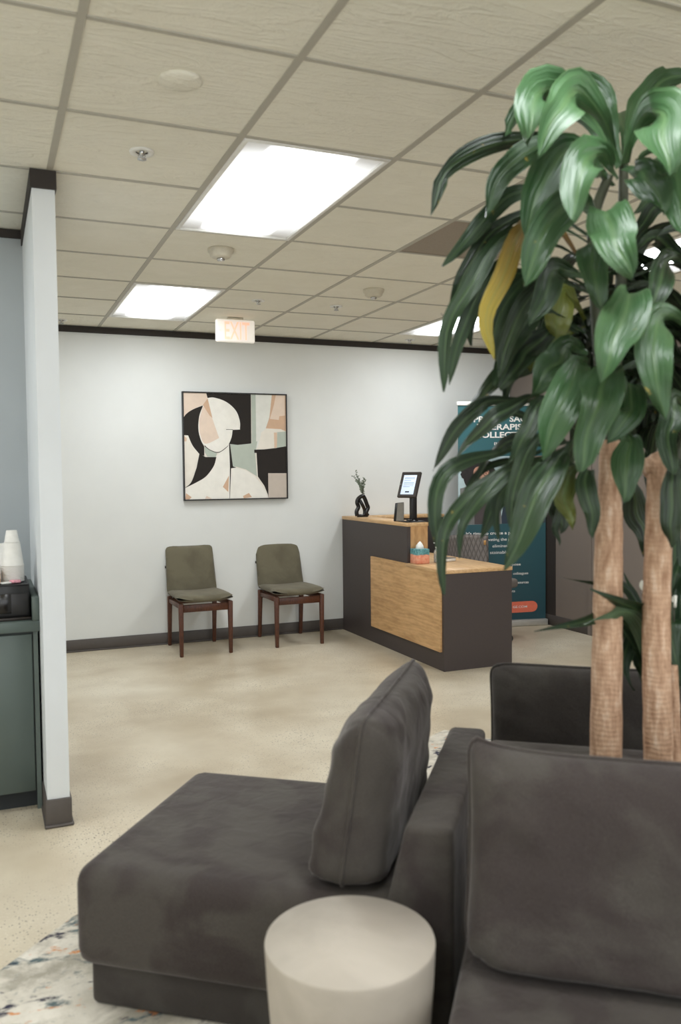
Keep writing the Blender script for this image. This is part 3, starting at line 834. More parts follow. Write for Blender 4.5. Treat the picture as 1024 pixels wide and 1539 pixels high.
for k in range(5):
    a = k * 2 * PI / 5
    d = Vector((math.cos(a), math.sin(a), 0))
    m = MB(); m.tube([d * .02 + Vector((0, 0, .1)), d * .29 + Vector((0, 0, .075))], [.022, .014], 8); lg = m.build('leg', M['black'], to)
    m = MB(); c0 = d * .29; n_ = d.cross(Vector((0, 0, 1))); m.tube([c0 + n_ * -.02 + Vector((0, 0, .03)), c0 + n_ * .02 + Vector((0, 0, .03))], .03, 16); m.tube([c0 + Vector((0, 0, .03)), c0 + Vector((0, 0, .075))], .01, 8); m.build('caster', M['black'], lg)

# ------------------------------------------------------------------ roll-up banner
BA, BB = Vector((3.945, 6.67, 0)), Vector((4.775, 6.50, 0))
bw = (BB - BA).length
tbn = thing('roll_up_banner', 'tall teal roll-up banner with white lettering standing behind the desk', 'banner', (BA + BB) / 2, math.atan2(BB.y - BA.y, BB.x - BA.x))
BZ0, BZ1 = .055, 2.035
t = NT('teal banner print'); v = t.coord(); sx = t.n('ShaderNodeSeparateXYZ'); t.l(v, sx.inputs[0])
t.l(t.ramp(t.n('ShaderNodeMath', operation='MULTIPLY').outputs[0], [(0, srgb(20, 62, 72)), (1, srgb(46, 98, 104))]), t.b.inputs['Base Color'])
mp = t.t.nodes['Math']; t.l(sx.outputs['Z'], mp.inputs[0]); mp.inputs[1].default_value = .5
t.b.inputs['Roughness'].default_value = .5
teal = t.m
def bx_(x): return (x - 40) / 548 * bw - bw / 2
def bz_(y, x=314): return BZ1 - (y - (64 - (x - 314) * .005)) / (1432 - 64) * (BZ1 - BZ0)
bcol = [teal, flat('photo sky grey', srgb(176, 196, 200), .6), flat('photo hair', srgb(36, 30, 30), .7, var=.4, vscale=40), flat('photo skin', srgb(196, 146, 122), .6),
        flat('photo jacket', srgb(116, 116, 114), .7, var=.1), flat('photo navy', srgb(38, 52, 66), .6), flat('photo curtain', srgb(142, 126, 112), .7, var=.15, vscale=12),
        flat('photo dark glass', srgb(30, 26, 26), .5), flat('photo shirt', srgb(70, 62, 62), .6), flat('photo light wall', srgb(190, 186, 176), .6), flat('banner coral', srgb(226, 112, 84), .5), flat('photo lips', srgb(160, 84, 78), .6)]
m = MB()
m.box(-bw / 2, bw / 2, .0, .003, BZ0, BZ1, mi=0)
lay = [0]
def bshape(mi, pts, curved=False):
    lay[0] += 1
    y = -.0002 - lay[0] * .00007
    if curved: pts = [(p.x, p.y) for p in catmull([(a, b, 0) for a, b in pts], 5, closed=True)]
    m.poly([(bx_(a), y, bz_(b, a)) for a, b in pts], mi)
bshape(1, [(40, 392), (588, 384), (588, 812), (40, 818)])
bshape(9, [(360, 388), (588, 384), (588, 600), (360, 600)])
bshape(6, [(480, 386), (588, 384), (588, 600), (470, 600)])
bshape(5, [(330, 640), (430, 605), (588, 600), (588, 812), (300, 815)], False)
bshape(4, [(52, 590), (105, 575), (135, 560), (220, 570), (300, 620), (310, 815), (52, 817)])
bshape(8, [(135, 570), (205, 575), (225, 815), (140, 816)])
bshape(2, [(72, 500), (85, 440), (130, 412), (185, 410), (235, 430), (262, 470), (255, 540), (240, 575), (210, 580), (150, 575), (100, 580), (78, 550)], True)
for k in range(26):
    a = PI * (.95 + k / 25 * 1.15); r1 = 92 + 9 * math.sin(k * 2.7)
    cx, cy = 165 + r1 * math.cos(a), 500 + r1 * .92 * math.sin(a)
    bshape(2, [(cx + 15 * math.cos(q_ * PI / 5), cy + 15 * math.sin(q_ * PI / 5)) for q_ in range(10)])
bshape(3, [(135, 480), (155, 455), (195, 452), (225, 470), (232, 515), (220, 560), (190, 588), (160, 575), (138, 535)], True)
bshape(3, [(165, 560), (205, 560), (210, 610), (185, 640), (160, 610)])
for cx in (172, 212):
    ring = [(cx + 19 * math.cos(a * PI / 8), 496 + 17 * math.sin(a * PI / 8)) for a in range(16)]
    ring2 = [(cx + 15 * math.cos(a * PI / 8), 496 + 13 * math.sin(a * PI / 8)) for a in range(16)]
    bshape(7, ring); bshape(3, ring2); bshape(7, [(cx - 3, 493), (cx + 3, 493), (cx + 3, 499), (cx - 3, 499)])
bshape(7, [(190, 491), (194, 491), (194, 495), (190, 495)])
bshape(11, [(170, 553), (190, 548), (210, 552), (190, 562)], True)
# coral button
bt = [(345, 1315), (500, 1312)] + [(500 + 35 * math.sin(a * PI / 10), 1347 - 35 * math.cos(a * PI / 10)) for a in range(1, 10)] + [(500, 1382), (100, 1390)] + [(100 - 35 * math.sin(a * PI / 10), 1355 + 35 * math.cos(a * PI / 10)) for a in range(1, 10)] + [(100, 1320)]
bshape(10, bt)
m.build('banner_panel', bcol, tbn, smooth=False)
m = MB()
def bt_(s, x0, x1, yb, hpx, bold):
    yy = -.0002 - .0048
    h = hpx / (1432 - 64) * (BZ1 - BZ0)
    put_text(m, s, bx_(x0), bx_(x1), bz_(yb, (x0 + x1) / 2), h, 0, 0, yy, bold)
bt_('PRA', 135, 243, 175, 37, .03); bt_('SAGE', 358, 498, 171, 37, .03)
bt_('THERAPIST', 155, 478, 222, 37, .03)
bt_('COLLECTIVE', 140, 490, 272, 37, .03)
bt_('ENTIAL', 262, 345, 318, 17, .004); bt_('PRACTICE', 435, 548, 315, 17, .004)
bt_("It's time to create a prac", 86, 405, 882, 19, .02)
bt_("We're innovating the prac", 86, 400, 922, 18, .004)
bt_('eliminating', 250, 380, 963, 18, .004)
bt_('stainable', 235, 350, 1004, 18, .004)
bt_('purpose', 330, 428, 1082, 16, .016)
bt_('colleagues', 380, 475, 1140, 16, .004)
bt_('ng resources', 362, 478, 1198, 16, .016)
bt_('ents', 350, 392, 1252, 16, .004)
bt_('GE.COM', 378, 468, 1354, 14, .006)
m.build('lettering', M['white'], tbn, smooth=False)
m = MB(); m.box(-bw / 2 - .01, bw / 2 + .01, -.012, .012, BZ1 - .01, BZ1 + .025, .003, 1); m.build('top_rail', M['white'], tbn)
m = MB(); m.box(-bw / 2 - .01, bw / 2 + .01, -.04, .06, 0, .06, .01, 3); m.build('base', flat('brushed aluminium', srgb(190, 188, 182), .4, .6), tbn)
m = MB(); m.tube([(0, .03, .05), (0, .03, BZ1)], .008, 8); m.build('pole', M['chrome'], tbn)

# ------------------------------------------------------------------ coffee cabinet in the niche
CBX0, CBX1, CY0, CY1 = -.72, .187, 3.80, 4.474
tcb = thing('coffee_cabinet', 'sage grey base cabinet against the white wing wall at the left edge', 'cabinet', ((CBX0 + CBX1) / 2, CY0, 0))
cx_ = (CBX0 + CBX1) / 2
def K_(a, b, c, d, e, f): return (a - cx_, b - cx_, c - CY0, d - CY0, e, f)
m = MB(); m.box(*K_(CBX0, CBX1, CY0 + .022, CY1, .075, .768)); m.build('carcass', M['cabinet'], tcb, smooth=False)
m = MB(); m.box(*K_(CBX0, CBX1, CY0 + .012, CY0 + .0225, .075, .768)); m.build('reveal', M['cabinet_dark'], tcb, smooth=False)
m = MB(); m.box(*K_(CBX1 - .018, CBX1, CY0, CY0 + .022, .0, .768)); m.build('filler_strip', M['cabinet'], tcb, smooth=False)
for a, b in ((CBX0 + .01, -.27), (-.262, CBX1 - .024)):
    m = MB(); m.box(*K_(a, b, CY0 - .002, CY0 + .018, .082, .755), .002, 1); m.build('door', M['cabinet'], tcb)
m = MB(); m.box(*K_(CBX0, CBX1, CY0 + .05, CY1, 0, .076)); m.build('toe_kick', M['toe'], tcb, smooth=False)
m = MB(); m.box(*K_(CBX0, CBX1 + .0085, CY0 - .02, CY1, .768, .812), .002, 1); m.build('countertop', M['cabinet'], tcb)
m = MB(); m.box(*K_(CBX1 - .02, CBX1 + .0085, CY0 - .015, CY1, .812, .912), .002, 1); m.build('side_splash', M['cabinet'], tcb)

tx_ = thing('coffee_station_box', 'black drawer organiser box on the grey countertop beside the wing wall', 'organiser', (-.03, 3.95, .8135))
m = MB(); m.box(-.19, .19, -.125, .19, .012, .15, .004, 1); m.build('body', M['black'], tx_)
m = MB(); m.box(-.195, .195, -.132, .195, 0, .012, .002, 1); m.build('base', M['gunmetal'], tx_)
for a, b in ((-.185, -.02), (-.012, .185)):
    m = MB(); m.box(a, b, -.132, -.124, .02, .115, .003, 1); dr = m.build('drawer', flat('dark charcoal plastic', srgb(40, 38, 38), .45), tx_)
    m = MB(); c_ = (a + b) / 2; m.box(c_ - .035, c_ + .03, -.1335, -.1318, .03, .115, .001, 1); m.build('finger_recess', M['black_gloss'], dr)
m = MB(); m.box(-.19, .19, -.128, -.118, .15, .153); m.box(.182, .19, -.118, .19, .15, .153); m.build('rim', M['black'], tx_, smooth=False)

# paper cups, upside down in stacks
def make_cup():
    m = MB()
    m.lathe([(.0463, .003), (.0475, .0003), (.0485, .003), (.0465, .006), (.034, .1), (.0335, .103), (.0, .103)], seg=28, caps=False)
    m.lathe([(.0463, .003), (.0333, .1005), (0, .1005)], seg=28, caps=False)
    return m.build('paper_cup', M['paper_cup'])
cup0 = make_cup()
CUPZ = .8135 + .1545
n = 0
for (sx_, sy_, cnt, nm) in ((.098, 3.945, 12, 'front stack'), (.078, 4.075, 9, 'rear stack half hidden behind the front stack')):
    for k in range(cnt):
        o = cup0 if n == 0 else cup0.copy()
        if n: C.objects.link(o)
        n += 1
        z = CUPZ + k * .0066
        if sy_ < 4 and k == cnt - 1: z = CUPZ + 10 * .0066 + .1035; o.scale = (.66, .66, .5)
        o.location = (sx_, sy_, z)
        if sy_ < 4:
            if k == cnt - 1: tag(o, 'small upside-down white paper cup perched on top of the front stack', 'paper cup', 'upside-down paper cups in the front stack')
            elif k == 0: tag(o, 'bottom upside-down white paper cup of the front stack on the black box', 'paper cup', 'upside-down paper cups in the front stack')
            else: tag(o, 'upside-down white paper cup nested within the front stack, only its rim showing', 'paper cup', 'nested cups of the front stack')
        else: tag(o, 'upside-down white paper cup in the rear stack half hidden behind the front stack', 'paper cup', 'upside-down paper cups in the rear stack')
m = MB(); m.box(-.026, .02, -.015, .015, 0, .012, .003, 1); o = m.build('sweetener_packet', M['pink']); o.location = (.108, 3.878, CUPZ - .0008)
tag(o, 'pink printed sweetener packet on the black box before the paper cups', 'packet')
m = MB(); m.box(-.02, .02, -.012, .012, 0, .007, .002, 1); o = m.build('sugar_packet', M['paper_cup']); o.location = (.068, 3.86, CUPZ - .0008); o.rotation_euler = (0, 0, .3)
tag(o, 'small white sugar packet left of the pink sweetener packet', 'packet')
for k, (x, h, l) in enumerate(((.044, .062, 'tan card sachet standing rightmost at the left edge of the frame'), (.031, .066, 'tan card sachet standing just left of the rightmost sachet'), (.018, .07, 'tan card sachet standing furthest left beside the paper cups'))):
    m = MB(); m.hexa([(-.004, -.03, 0), (.004, -.03, 0), (-.004, .03, 0), (.004, .03, 0), (-.002, -.03, h), (.002, -.03, h), (-.002, .03, h), (.002, .03, h)], .001, 1)
    o = m.build('tea_sachet', M['kraft']); o.location = (x, 3.905, CUPZ - .0008); o.rotation_euler = (0, -.03 * k, 0)
    tag(o, l, 'tea sachet', 'tan sachets by the cups')

# ------------------------------------------------------------------ rug
m = MB()
rugpts = [(-.9, 1.95), (-.3, 2.34), (0, 2.565), (.22, 2.79), (.62, 3.07), (1.313, 3.498), (2.29, 4.03), (3.3, 2.3), (1.6, .3), (.4, .2), (-.5, 1.0)]
m.prism([(x, y, 0.0) for x, y in rugpts], (0, 0, .009))
o = m.build('area_rug', M['rug'], smooth=False)
tag(o, 'cream rug with navy, teal and orange flecks under the sofa', 'rug')
RUG = .009

# ------------------------------------------------------------------ sofa modules
TH = math.radians(37.6)
UU = Vector((math.sin(TH), math.cos(TH), 0)); VV = Vector((math.cos(TH), -math.sin(TH), 0))
def W_(v, u, z=0.0): return VV * v + UU * u + Vector((0, 0, z))
def sofa(name, label, vc, uc): return thing(name, label, 'sofa', W_(vc, uc, RUG), -TH, 'modular sofa units around the planter')
def soft(parent, name, b, bev, mat='velvet', sub=0):
    m = MB(); m.box(*b, bev, 5); return m.build(name, M[mat], parent, angle=1.2)
Z1, Z2, ZB = .118, .398, .592
# left unit faces left
s1 = sofa('sofa_module', 'charcoal velvet armless sofa unit facing left behind the side table', -.75, 2.3)
o1 = lambda v0, v1, u0_, u1_, z0, z1: (v0 + .75, v1 + .75, u0_ - 2.3, u1_ - 2.3, z0, z1)
soft(s1, 'base', o1(-1.225, -.30, 1.955, 2.66, 0.002, Z1 + .02), .018, 'velvet_dark')
soft(s1, 'seat', o1(-1.255, -.33, 1.915, 2.70, Z1, Z2 - .010), .05)
m = MB(); q = lambda v, u, z: (v + .75, u - 2.3, z)
m.hexa([q(-.50, 1.905, .02), q(-.248, 1.905, .02), q(-.50, 2.715, .02), q(-.248, 2.715, .02), q(-.36, 1.905, ZB), q(-.248, 1.905, ZB), q(-.36, 2.715, ZB), q(-.248, 2.715, ZB)], .018, 4)
m.build('backrest', M['velvet'], s1, angle=1.2)
# front unit faces the camera
s2 = sofa('sofa_module', 'charcoal velvet sofa unit facing the viewer at the lower right', .35, 1.45)
o2 = lambda v0, v1, u0_, u1_, z0, z1: (v0 - .35, v1 - .35, u0_ - 1.45, u1_ - 1.45, z0, z1)
soft(s2, 'base', o2(-.19, .95, .9, 2.02, .002, Z1 + .02), .018, 'velvet_dark')
soft(s2, 'seat', o2(-.215, .98, .86, 1.90, Z1, Z2 - .015), .03)
m = MB(); q = lambda v, u, z: (v - .35, u - 1.45, z)
m.hexa([q(-.225, 1.86, .02), q(.98, 1.86, .02), q(-.225, 2.06, .02), q(.98, 2.06, .02), q(-.225, 1.955, ZB), q(.98, 1.955, ZB), q(-.225, 2.06, ZB), q(.98, 2.06, ZB)], .018, 4)
m.build('backrest', M['velvet'], s2, angle=1.2)
# rear unit faces away
s3 = sofa('sofa_module', 'charcoal velvet sofa unit facing away, behind the plant trunks', .35, 3.0)
o3 = lambda v0, v1, u0_, u1_, z0, z1: (v0 - .35, v1 - .35, u0_ - 3.0, u1_ - 3.0, z0, z1)
soft(s3, 'base', o3(-.19, .95, 2.54, 3.5, .002, Z1 + .02), .018, 'velvet_dark')
soft(s3, 'seat', o3(-.215, .98, 2.66, 3.54, Z1, Z2), .04)
m = MB(); q = lambda v, u, z: (v - .35, u - 3.0, z)
m.hexa([q(-.225, 2.50, .02), q(.98, 2.50, .02), q(-.225, 2.72, .02), q(.98, 2.72, .02), q(-.225, 2.50, ZB), q(.98, 2.50, ZB), q(-.225, 2.61, ZB), q(.98, 2.61, ZB)], .018, 4)
m.build('backrest', M['velvet'], s3, angle=1.2)

def cushion(label, P, ex, ez, half_w, half_h, T, mat='velvet', seed=0, ear=.03, sag=.0):
    """knife-edge cushion: P centre, ex along its length, ez up its height"""
    ex, ez = ex.normalized(), ez.normalized(); ey = ez.cross(ex)
    t = bpy.data.objects.new('sofa_cushion', None); C.objects.link(t)
    t.matrix_world = Matrix(((ex.x, ey.x, ez.x, P.x), (ex.y, ey.y, ez.y, P.y), (ex.z, ey.z, ez.z, P.z), (0, 0, 0, 1)))
    tag(t, label, 'cushion', 'loose back cushions')
    eh = Vector((ey.x, ey.y, 0)).normalized(); ch_, sh_ = eh.dot(ey), eh.dot(ez)
    N, K = 44, 32
    def outline(a, c):
        # edges bow inwards between the corners; the corners round off slightly
        x = a * half_w * (1 - ear * .6 * (1 - c * c) ** 1.0); z = c * half_h * (1 - (ear * 1.4 if c > 0 else 0) * (1 - a ** 4))
        rr = (abs(a) ** 14 + abs(c) ** 14) ** (1 / 14) if (a or c) else 1
        k_ = max(abs(a), abs(c)) / rr if rr else 1
        x *= k_; z *= k_
        z -= sag * (1 - a ** 8) * max(0, c)
        return x, z
    m = MB()
    rows = {}
    for side in (1, -1):
        for i in range(N + 1):
            for j in range(K + 1):
                a, c = math.sin((i / N - .5) * PI), math.sin((j / K - .5) * PI)
                a = .75 * a + .25 * (2 * i / N - 1); c = .75 * c + .25 * (2 * j / K - 1)
                x, z = outline(a, c)
                th = T * (1 - .1 * c) * max(0, 1 - abs(a) ** (8 if c > 0 else 8 + 14 * abs(c))) ** .5 * (max(0, 1 - abs(c) ** 4) if c > 0 else max(0, 1 - abs(c) ** 26)) ** .5
                edge = max(abs(a), abs(c))
                p3 = Vector((x * 7 + seed, z * 7, side * 3 + seed))
                wr = noise.noise(p3) * .007 + noise.noise(p3 * 2.3) * .005
                # puckers running in from the seam
                pk = math.sin((x if abs(c) > abs(a) else z) * 62 + seed + 3 * noise.noise(p3)) * .0055 * max(0, edge - .55) * (1 - edge) * 9
                y = side * max(0, th + (wr + pk) * (1 if th > .01 else 0))
                if edge > .999: y = 0
                rows[(side, i, j)] = m.bm.verts.new((x, y * ch_, z + y * sh_))
    for side in (1, -1):
        for i in range(N):
            for j in range(K):
                qd = [rows[(side, i, j)], rows[(side, i + 1, j)], rows[(side, i + 1, j + 1)], rows[(side, i, j + 1)]]
                m.bm.faces.new(qd[::-1] if side > 0 else qd)
    bmesh.ops.remove_doubles(m.bm, verts=m.bm.verts, dist=.0005)
    m.build('cover', M[mat], t, angle=2.4)
    pts = []
    for i in range(N): pts.append((2 * i / N - 1, -1))
    for j in range(K): pts.append((1, 2 * j / K - 1))
    for i in range(N): pts.append((1 - 2 * i / N, 1))
    for j in range(K): pts.append((-1, 1 - 2 * j / K))
    m = MB()
    m.tube([Vector((outline(a, c)[0], 0, outline(a, c)[1])) for a, c in pts], .0055, 7, closed=True)
    m.build('piping', M[mat], t)
    return t
# leaning on the left unit's backrest
pb, pt_ = W_(-.530, 2.315, .4045), W_(-.472, 2.315, .828)
cushion('charcoal cushion standing on end against the left sofa unit backrest', (pb + pt_) / 2, -UU, pt_ - pb, .372, (pt_ - pb).length / 2, .097, seed=1.3, ear=.035)
pb, pt_ = W_(.245, 1.782, .400), W_(.245, 1.862, .845)
cushion('large charcoal back cushion at the lower right facing the viewer', (pb + pt_) / 2, VV, pt_ - pb, .455, (pt_ - pb).length / 2, .095, seed=4.1, ear=.04, sag=.024)
pb, pt_ = W_(.225, 2.80, .415), W_(.225, 2.755, .805)
cushion('dark charcoal cushion seen from behind the plant trunks', (pb + pt_) / 2, VV, pt_ - pb, .462, (pt_ - pb).length / 2, .085, seed=8.2, ear=.02, mat='velvet_dark')

# ------------------------------------------------------------------ side table
tst = W_(-.432, 1.662)
m = MB()
R_ = .177
m.lathe([(0, .0), (R_ * .8, 0), (R_ * .80, .02), (R_ * .86, .12), (R_ * .93, .25), (R_ * .975, .36), (R_ * .995, .43), (R_, .444), (R_ * .99, .45), (0, .451)], seg=72, caps=False)
o = m.build('side_table', M['cement']); o.location = (tst.x, tst.y, RUG)
tag(o, 'round pale cement drum side table in front of the left sofa unit', 'side table')

# ------------------------------------------------------------------ plants
PC = W_(.165, 2.29)
tp = thing('potted_dracaena', 'tall corn plant with two bare canes and a crown of long drooping leaves', 'plant', (PC.x, PC.y, RUG))
base_off = Vector((PC.x, PC.y, RUG))
m = MB(); m.lathe([(0, 0), (.13, 0), (.14, .01), (.178, .5), (.18, .52), (.168, .52), (.16, .47), (0, .47)], seg=48, caps=False); m.build('planter', M['planter'], tp)
m = MB(); m.lathe([(.158, .475), (.1, .485), (0, .49)], seg=32, caps=False); m.build('soil', M['soil'], tp)
def cane(name, pts, rad):
    m = MB()
    pts = catmull([p - base_off for p in pts], 8)
    n_ = len(pts); rr = []
    for i in range(n_):
        u = i / (n_ - 1) * (len(rad) - 1); k = min(int(u), len(rad) - 2)
        rr.append((rad[k] + (rad[k + 1] - rad[k]) * (u - k)) * (1 + .02 * math.sin(i * 2.1)))
    m.tube(pts, rr, 18)
    return m.build(name, M['bark'], tp)
SO = .45
cane('trunk', [W_(.102, 2.3, SO), at(911, 1138, 2.196), at(914, 900, 2.19), at(916, 780, 2.19), at(916, 735, 2.19), at(917, 662, 2.19)], [.043, .041, .037, .034, .028, .025])
cane('trunk', [W_(.232, 2.3, SO), at(990, 1138, 2.163), at(987, 950, 2.16), at(990, 820, 2.16), at(994, 706, 2.16)], [.039, .037, .035, .034, .033])
cane('trunk', [W_(.29, 2.36, SO), at(1014, 1125, 2.25), at(1013, 1060, 2.25), at(1012, 1000, 2.25)], [.02, .018, .016, .012])
def stem(pts, rad):
    m = MB(); p_ = catmull([p - base_off for p in pts], 6)
    m.tube(p_, [rad + (.012 - rad) * i / (len(p_) - 1) for i in range(len(p_))], 10)
    return m.build('stem', M['stem'], tp)
stem([at(917, 668, 2.19), at(905, 560, 2.2), at(895, 420, 2.2), at(893, 330, 2.18), at(916, 262, 2.14)], .022)
stem([at(917, 668, 2.19), at(926, 540, 2.23), at(935, 400, 2.24), at(938, 240, 2.2)], .02)
stem([at(905, 640, 2.2), at(870, 640, 2.2), at(842, 600, 2.2)], .016)
stem([at(1000, 702, 2.16), at(1024, 680, 2.16), at(1060, 560, 2.2), at(1062, 330, 2.2)], .02)
m = MB(); m.tube(catmull([at(975, 706, 2.15) - base_off, at(996, 697, 2.16) - base_off, at(1022, 686, 2.17) - base_off], 5), [.03] * 3 + [.034] * 4 + [.022] * 4, 14); m.build('knob', M['bark'], tp)

LC = {'k': srgb(9, 16, 9), 'g': srgb(38, 65, 36), 'b': srgb(53, 84, 50), 'd': srgb(17, 31, 17), 'm': srgb(24, 44, 23), 'y': srgb(156, 140, 48), 'o': srgb(98, 102, 36), 'r': srgb(120, 74, 34)}  # the near-black entry puts the shadow inside the crown into leaf colour
class Foliage:
    def __init__(s):
        s.bm = bmesh.new(); s.uv = s.bm.loops.layers.uv.new('UVMap'); s.col = s.bm.verts.layers.float_color.new('leaf_colour')
    def leaf(s, pts, width, c0, c1=None, face=.6, twist=0.0, fold=.22, tipw=.0, wave=1.0, shape_='d'):
        """pts: world points from base to tip; width in metres"""
        c1 = c1 or c0
        sp = catmull(pts, 6)
        # resample evenly
        ln = [0]
        for a, b in zip(sp, sp[1:]): ln.append(ln[-1] + (b - a).length)
        n_ = 20; out = []; k = 0
        for i in range(n_ + 1):
            d = ln[-1] * i / n_
            while k < len(sp) - 2 and ln[k + 1] < d: k += 1
            out.append(sp[k].lerp(sp[k + 1], (d - ln[k]) / max(1e-6, ln[k + 1] - ln[k])))
        sp = out
        ph = random.uniform(0, 6)
        twist = twist + random.uniform(-.9, .9)
        jit = [noise.noise_vector(Vector((ph * 7, i * .22, ph))) * (.012 * min(1, i / 6)) for i in range(n_ + 1)]
        sp = [p_ + j_ for p_, j_ in zip(sp, jit)]
        prev = None; grid = []
        for i, p in enumerate(sp):
            tg = (sp[min(i + 1, n_)] - sp[max(i - 1, 0)]).normalized()
            view = (p - EYE).normalized()
            sv = tg.cross(view)
            rad = sp[-1] - sp[0]; rad.z = 0
            sn = Vector((0, 0, 1)).cross(rad) if rad.length > .03 else sv
            sn = (sn - tg * sn.dot(tg))
            if sv.length < .05: sv = prev.copy() if prev is not None else sn.copy()
            sv.normalize(); sn.normalize()
            if prev is not None:
                if sv.dot(prev) < 0: sv = -sv
            if sn.dot(sv) < 0: sn = -sn
            s_ = (sv * face + sn * (1 - face)); s_ = (s_ - tg * s_.dot(tg)).normalized()
            if prev is not None: s_ = (s_ * .5 + prev * .5); s_ = (s_ - tg * s_.dot(tg)).normalized()
            prev = s_.copy()
            nrm = tg.cross(s_)
            if nrm.z < 0: nrm = -nrm
            t_ = i / n_
            if twist:
                a = twist * (t_ - .3); s_, nrm = s_ * math.cos(a) + nrm * math.sin(a), nrm * math.cos(a) - s_ * math.sin(a)
            if shape_ == 'd': w = (.13 + .87 * min(1, max(0, t_ - .06) / .46) ** 1.5) * max(0.0, 1 - max(0, (t_ - .55) / .45) ** 2.2) ** .75
            else: w = math.sin(PI * min(1, max(0, (t_ - .3) / .7)) ** .75) if t_ > .3 else .05
            w = max(w, .02) * width / 2
            row = []
            for k2 in range(-3, 4):
                a = k2 / 3
                wv_ = wave * .15 * width * math.sin(t_ * (11 + 3 * math.sin(ph)) + ph + (1.9 if a > 0 else 0)) * abs(a) ** 1.6
                q_ = p + s_ * (a * w) + nrm * (fold * w * (abs(a) - .3) + wv_)
                vv = s.bm.verts.new(q_ - base_off)
                cc = [c0[z] + (c1[z] - c0[z]) * t_ ** 1.2 for z in range(4)]
                vv[s.col] = cc
                row.append(vv)
            grid.append(row)
        for i in range(n_):
            for k2 in range(6):
                f = s.bm.faces.new((grid[i][k2], grid[i][k2 + 1], grid[i + 1][k2 + 1], grid[i + 1][k2])); f.smooth = True
                for lp, (a, b) in zip(f.loops, ((i, k2), (i, k2 + 1), (i + 1, k2 + 1), (i + 1, k2))): lp[s.uv].uv = (b / 6, a / n_ + ph)
    def build(s, name, mat, parent):
        me = bpy.data.meshes.new(name); s.bm.to_mesh(me); s.bm.free(); me.materials.append(mat)
        o = bpy.data.objects.new(name, me); C.objects.link(o); o.parent = parent
        return o
FO = Foliage()
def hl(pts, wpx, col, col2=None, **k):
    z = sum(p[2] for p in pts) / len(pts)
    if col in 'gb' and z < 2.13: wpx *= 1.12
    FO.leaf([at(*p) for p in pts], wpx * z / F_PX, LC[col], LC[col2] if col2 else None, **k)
# leaves read off the photograph, base to tip: (pixel x, pixel y, depth)
hl([(932, 245, 2.16), (880, 165, 2.12), (825, 132, 2.05), (798, 165, 1.97), (790, 224, 1.93)], 58, 'b', face=.9)
hl([(928, 250, 2.2), (870, 170, 2.25), (810, 145, 2.27), (775, 165, 2.27), (755, 207, 2.26)], 40, 'g', face=.7)
hl([(930, 252, 2.14), (905, 170, 2.06), (868, 138, 1.98), (842, 170, 1.9), (810, 234, 1.87)], 56, 'b', face=.95)
hl([(936, 246, 2.18), (915, 190, 2.2), (888, 142, 2.22), (850, 130, 2.26), (822, 152, 2.3)], 52, 'g', face=.95)
hl([(938, 244, 2.2), (948, 200, 2.25), (968, 150, 2.3), (1000, 118, 2.34), (1040, 118, 2.36)], 46, 'g', face=.95)
hl([(938, 246, 2.22), (938, 200, 2.3), (930, 170, 2.42), (918, 190, 2.52), (905, 250, 2.55)], 40, 'b', face=.95)
hl([(940, 246, 2.16), (960, 185, 2.08), (988, 165, 1.98), (1002, 205, 1.9), (1004, 266, 1.88)], 74, 'b', face=1)
hl([(938, 252, 2.15), (962, 262, 2.05), (985, 288, 1.97), (1000, 322, 1.95)], 48, 'g', face=.95)
hl([(960, 235, 2.15), (995, 225, 2.05), (1018, 270, 1.98), (1034, 360, 1.95)], 60, 'b', face=.95)
hl([(930, 268, 2.13), (905, 235, 2.02), (882, 240, 1.93), (872, 280, 1.88), (860, 334, 1.87)], 58, 'b', face=1)
hl([(922, 280, 2.15), (880, 235, 2.08), (845, 232, 2.02), (815, 285, 1.98), (790, 354, 1.97)], 56, 'g', face=1)
hl([(918, 270, 2.18), (870, 222, 2.2), (805, 222, 2.18), (755, 262, 2.14), (730, 332, 2.12)], 38, 'g', face=.9)
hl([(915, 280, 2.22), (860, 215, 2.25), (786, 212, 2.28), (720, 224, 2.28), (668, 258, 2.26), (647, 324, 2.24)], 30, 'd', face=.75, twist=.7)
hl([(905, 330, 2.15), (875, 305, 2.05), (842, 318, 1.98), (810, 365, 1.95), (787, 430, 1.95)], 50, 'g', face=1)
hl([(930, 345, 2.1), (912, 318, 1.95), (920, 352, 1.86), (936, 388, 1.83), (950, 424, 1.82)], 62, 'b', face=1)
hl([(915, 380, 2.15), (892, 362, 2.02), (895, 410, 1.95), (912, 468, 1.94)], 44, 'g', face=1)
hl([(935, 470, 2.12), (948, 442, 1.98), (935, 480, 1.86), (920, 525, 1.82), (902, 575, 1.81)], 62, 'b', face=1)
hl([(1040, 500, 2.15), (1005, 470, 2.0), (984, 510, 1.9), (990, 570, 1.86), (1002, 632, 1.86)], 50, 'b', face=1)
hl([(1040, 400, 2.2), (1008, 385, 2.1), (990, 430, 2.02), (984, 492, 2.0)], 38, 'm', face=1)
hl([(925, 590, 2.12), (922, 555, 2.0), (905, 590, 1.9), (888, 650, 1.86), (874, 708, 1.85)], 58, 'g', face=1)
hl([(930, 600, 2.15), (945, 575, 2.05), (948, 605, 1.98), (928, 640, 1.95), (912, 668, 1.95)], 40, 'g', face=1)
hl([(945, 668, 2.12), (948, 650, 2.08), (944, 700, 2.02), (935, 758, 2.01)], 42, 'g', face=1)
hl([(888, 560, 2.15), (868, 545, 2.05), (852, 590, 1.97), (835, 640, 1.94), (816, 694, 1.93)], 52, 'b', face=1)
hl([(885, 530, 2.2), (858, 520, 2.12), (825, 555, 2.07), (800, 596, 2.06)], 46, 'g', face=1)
hl([(870, 500, 2.22), (835, 490, 2.2), (795, 530, 2.16), (752, 584, 2.14)], 44, 'd', face=.9)
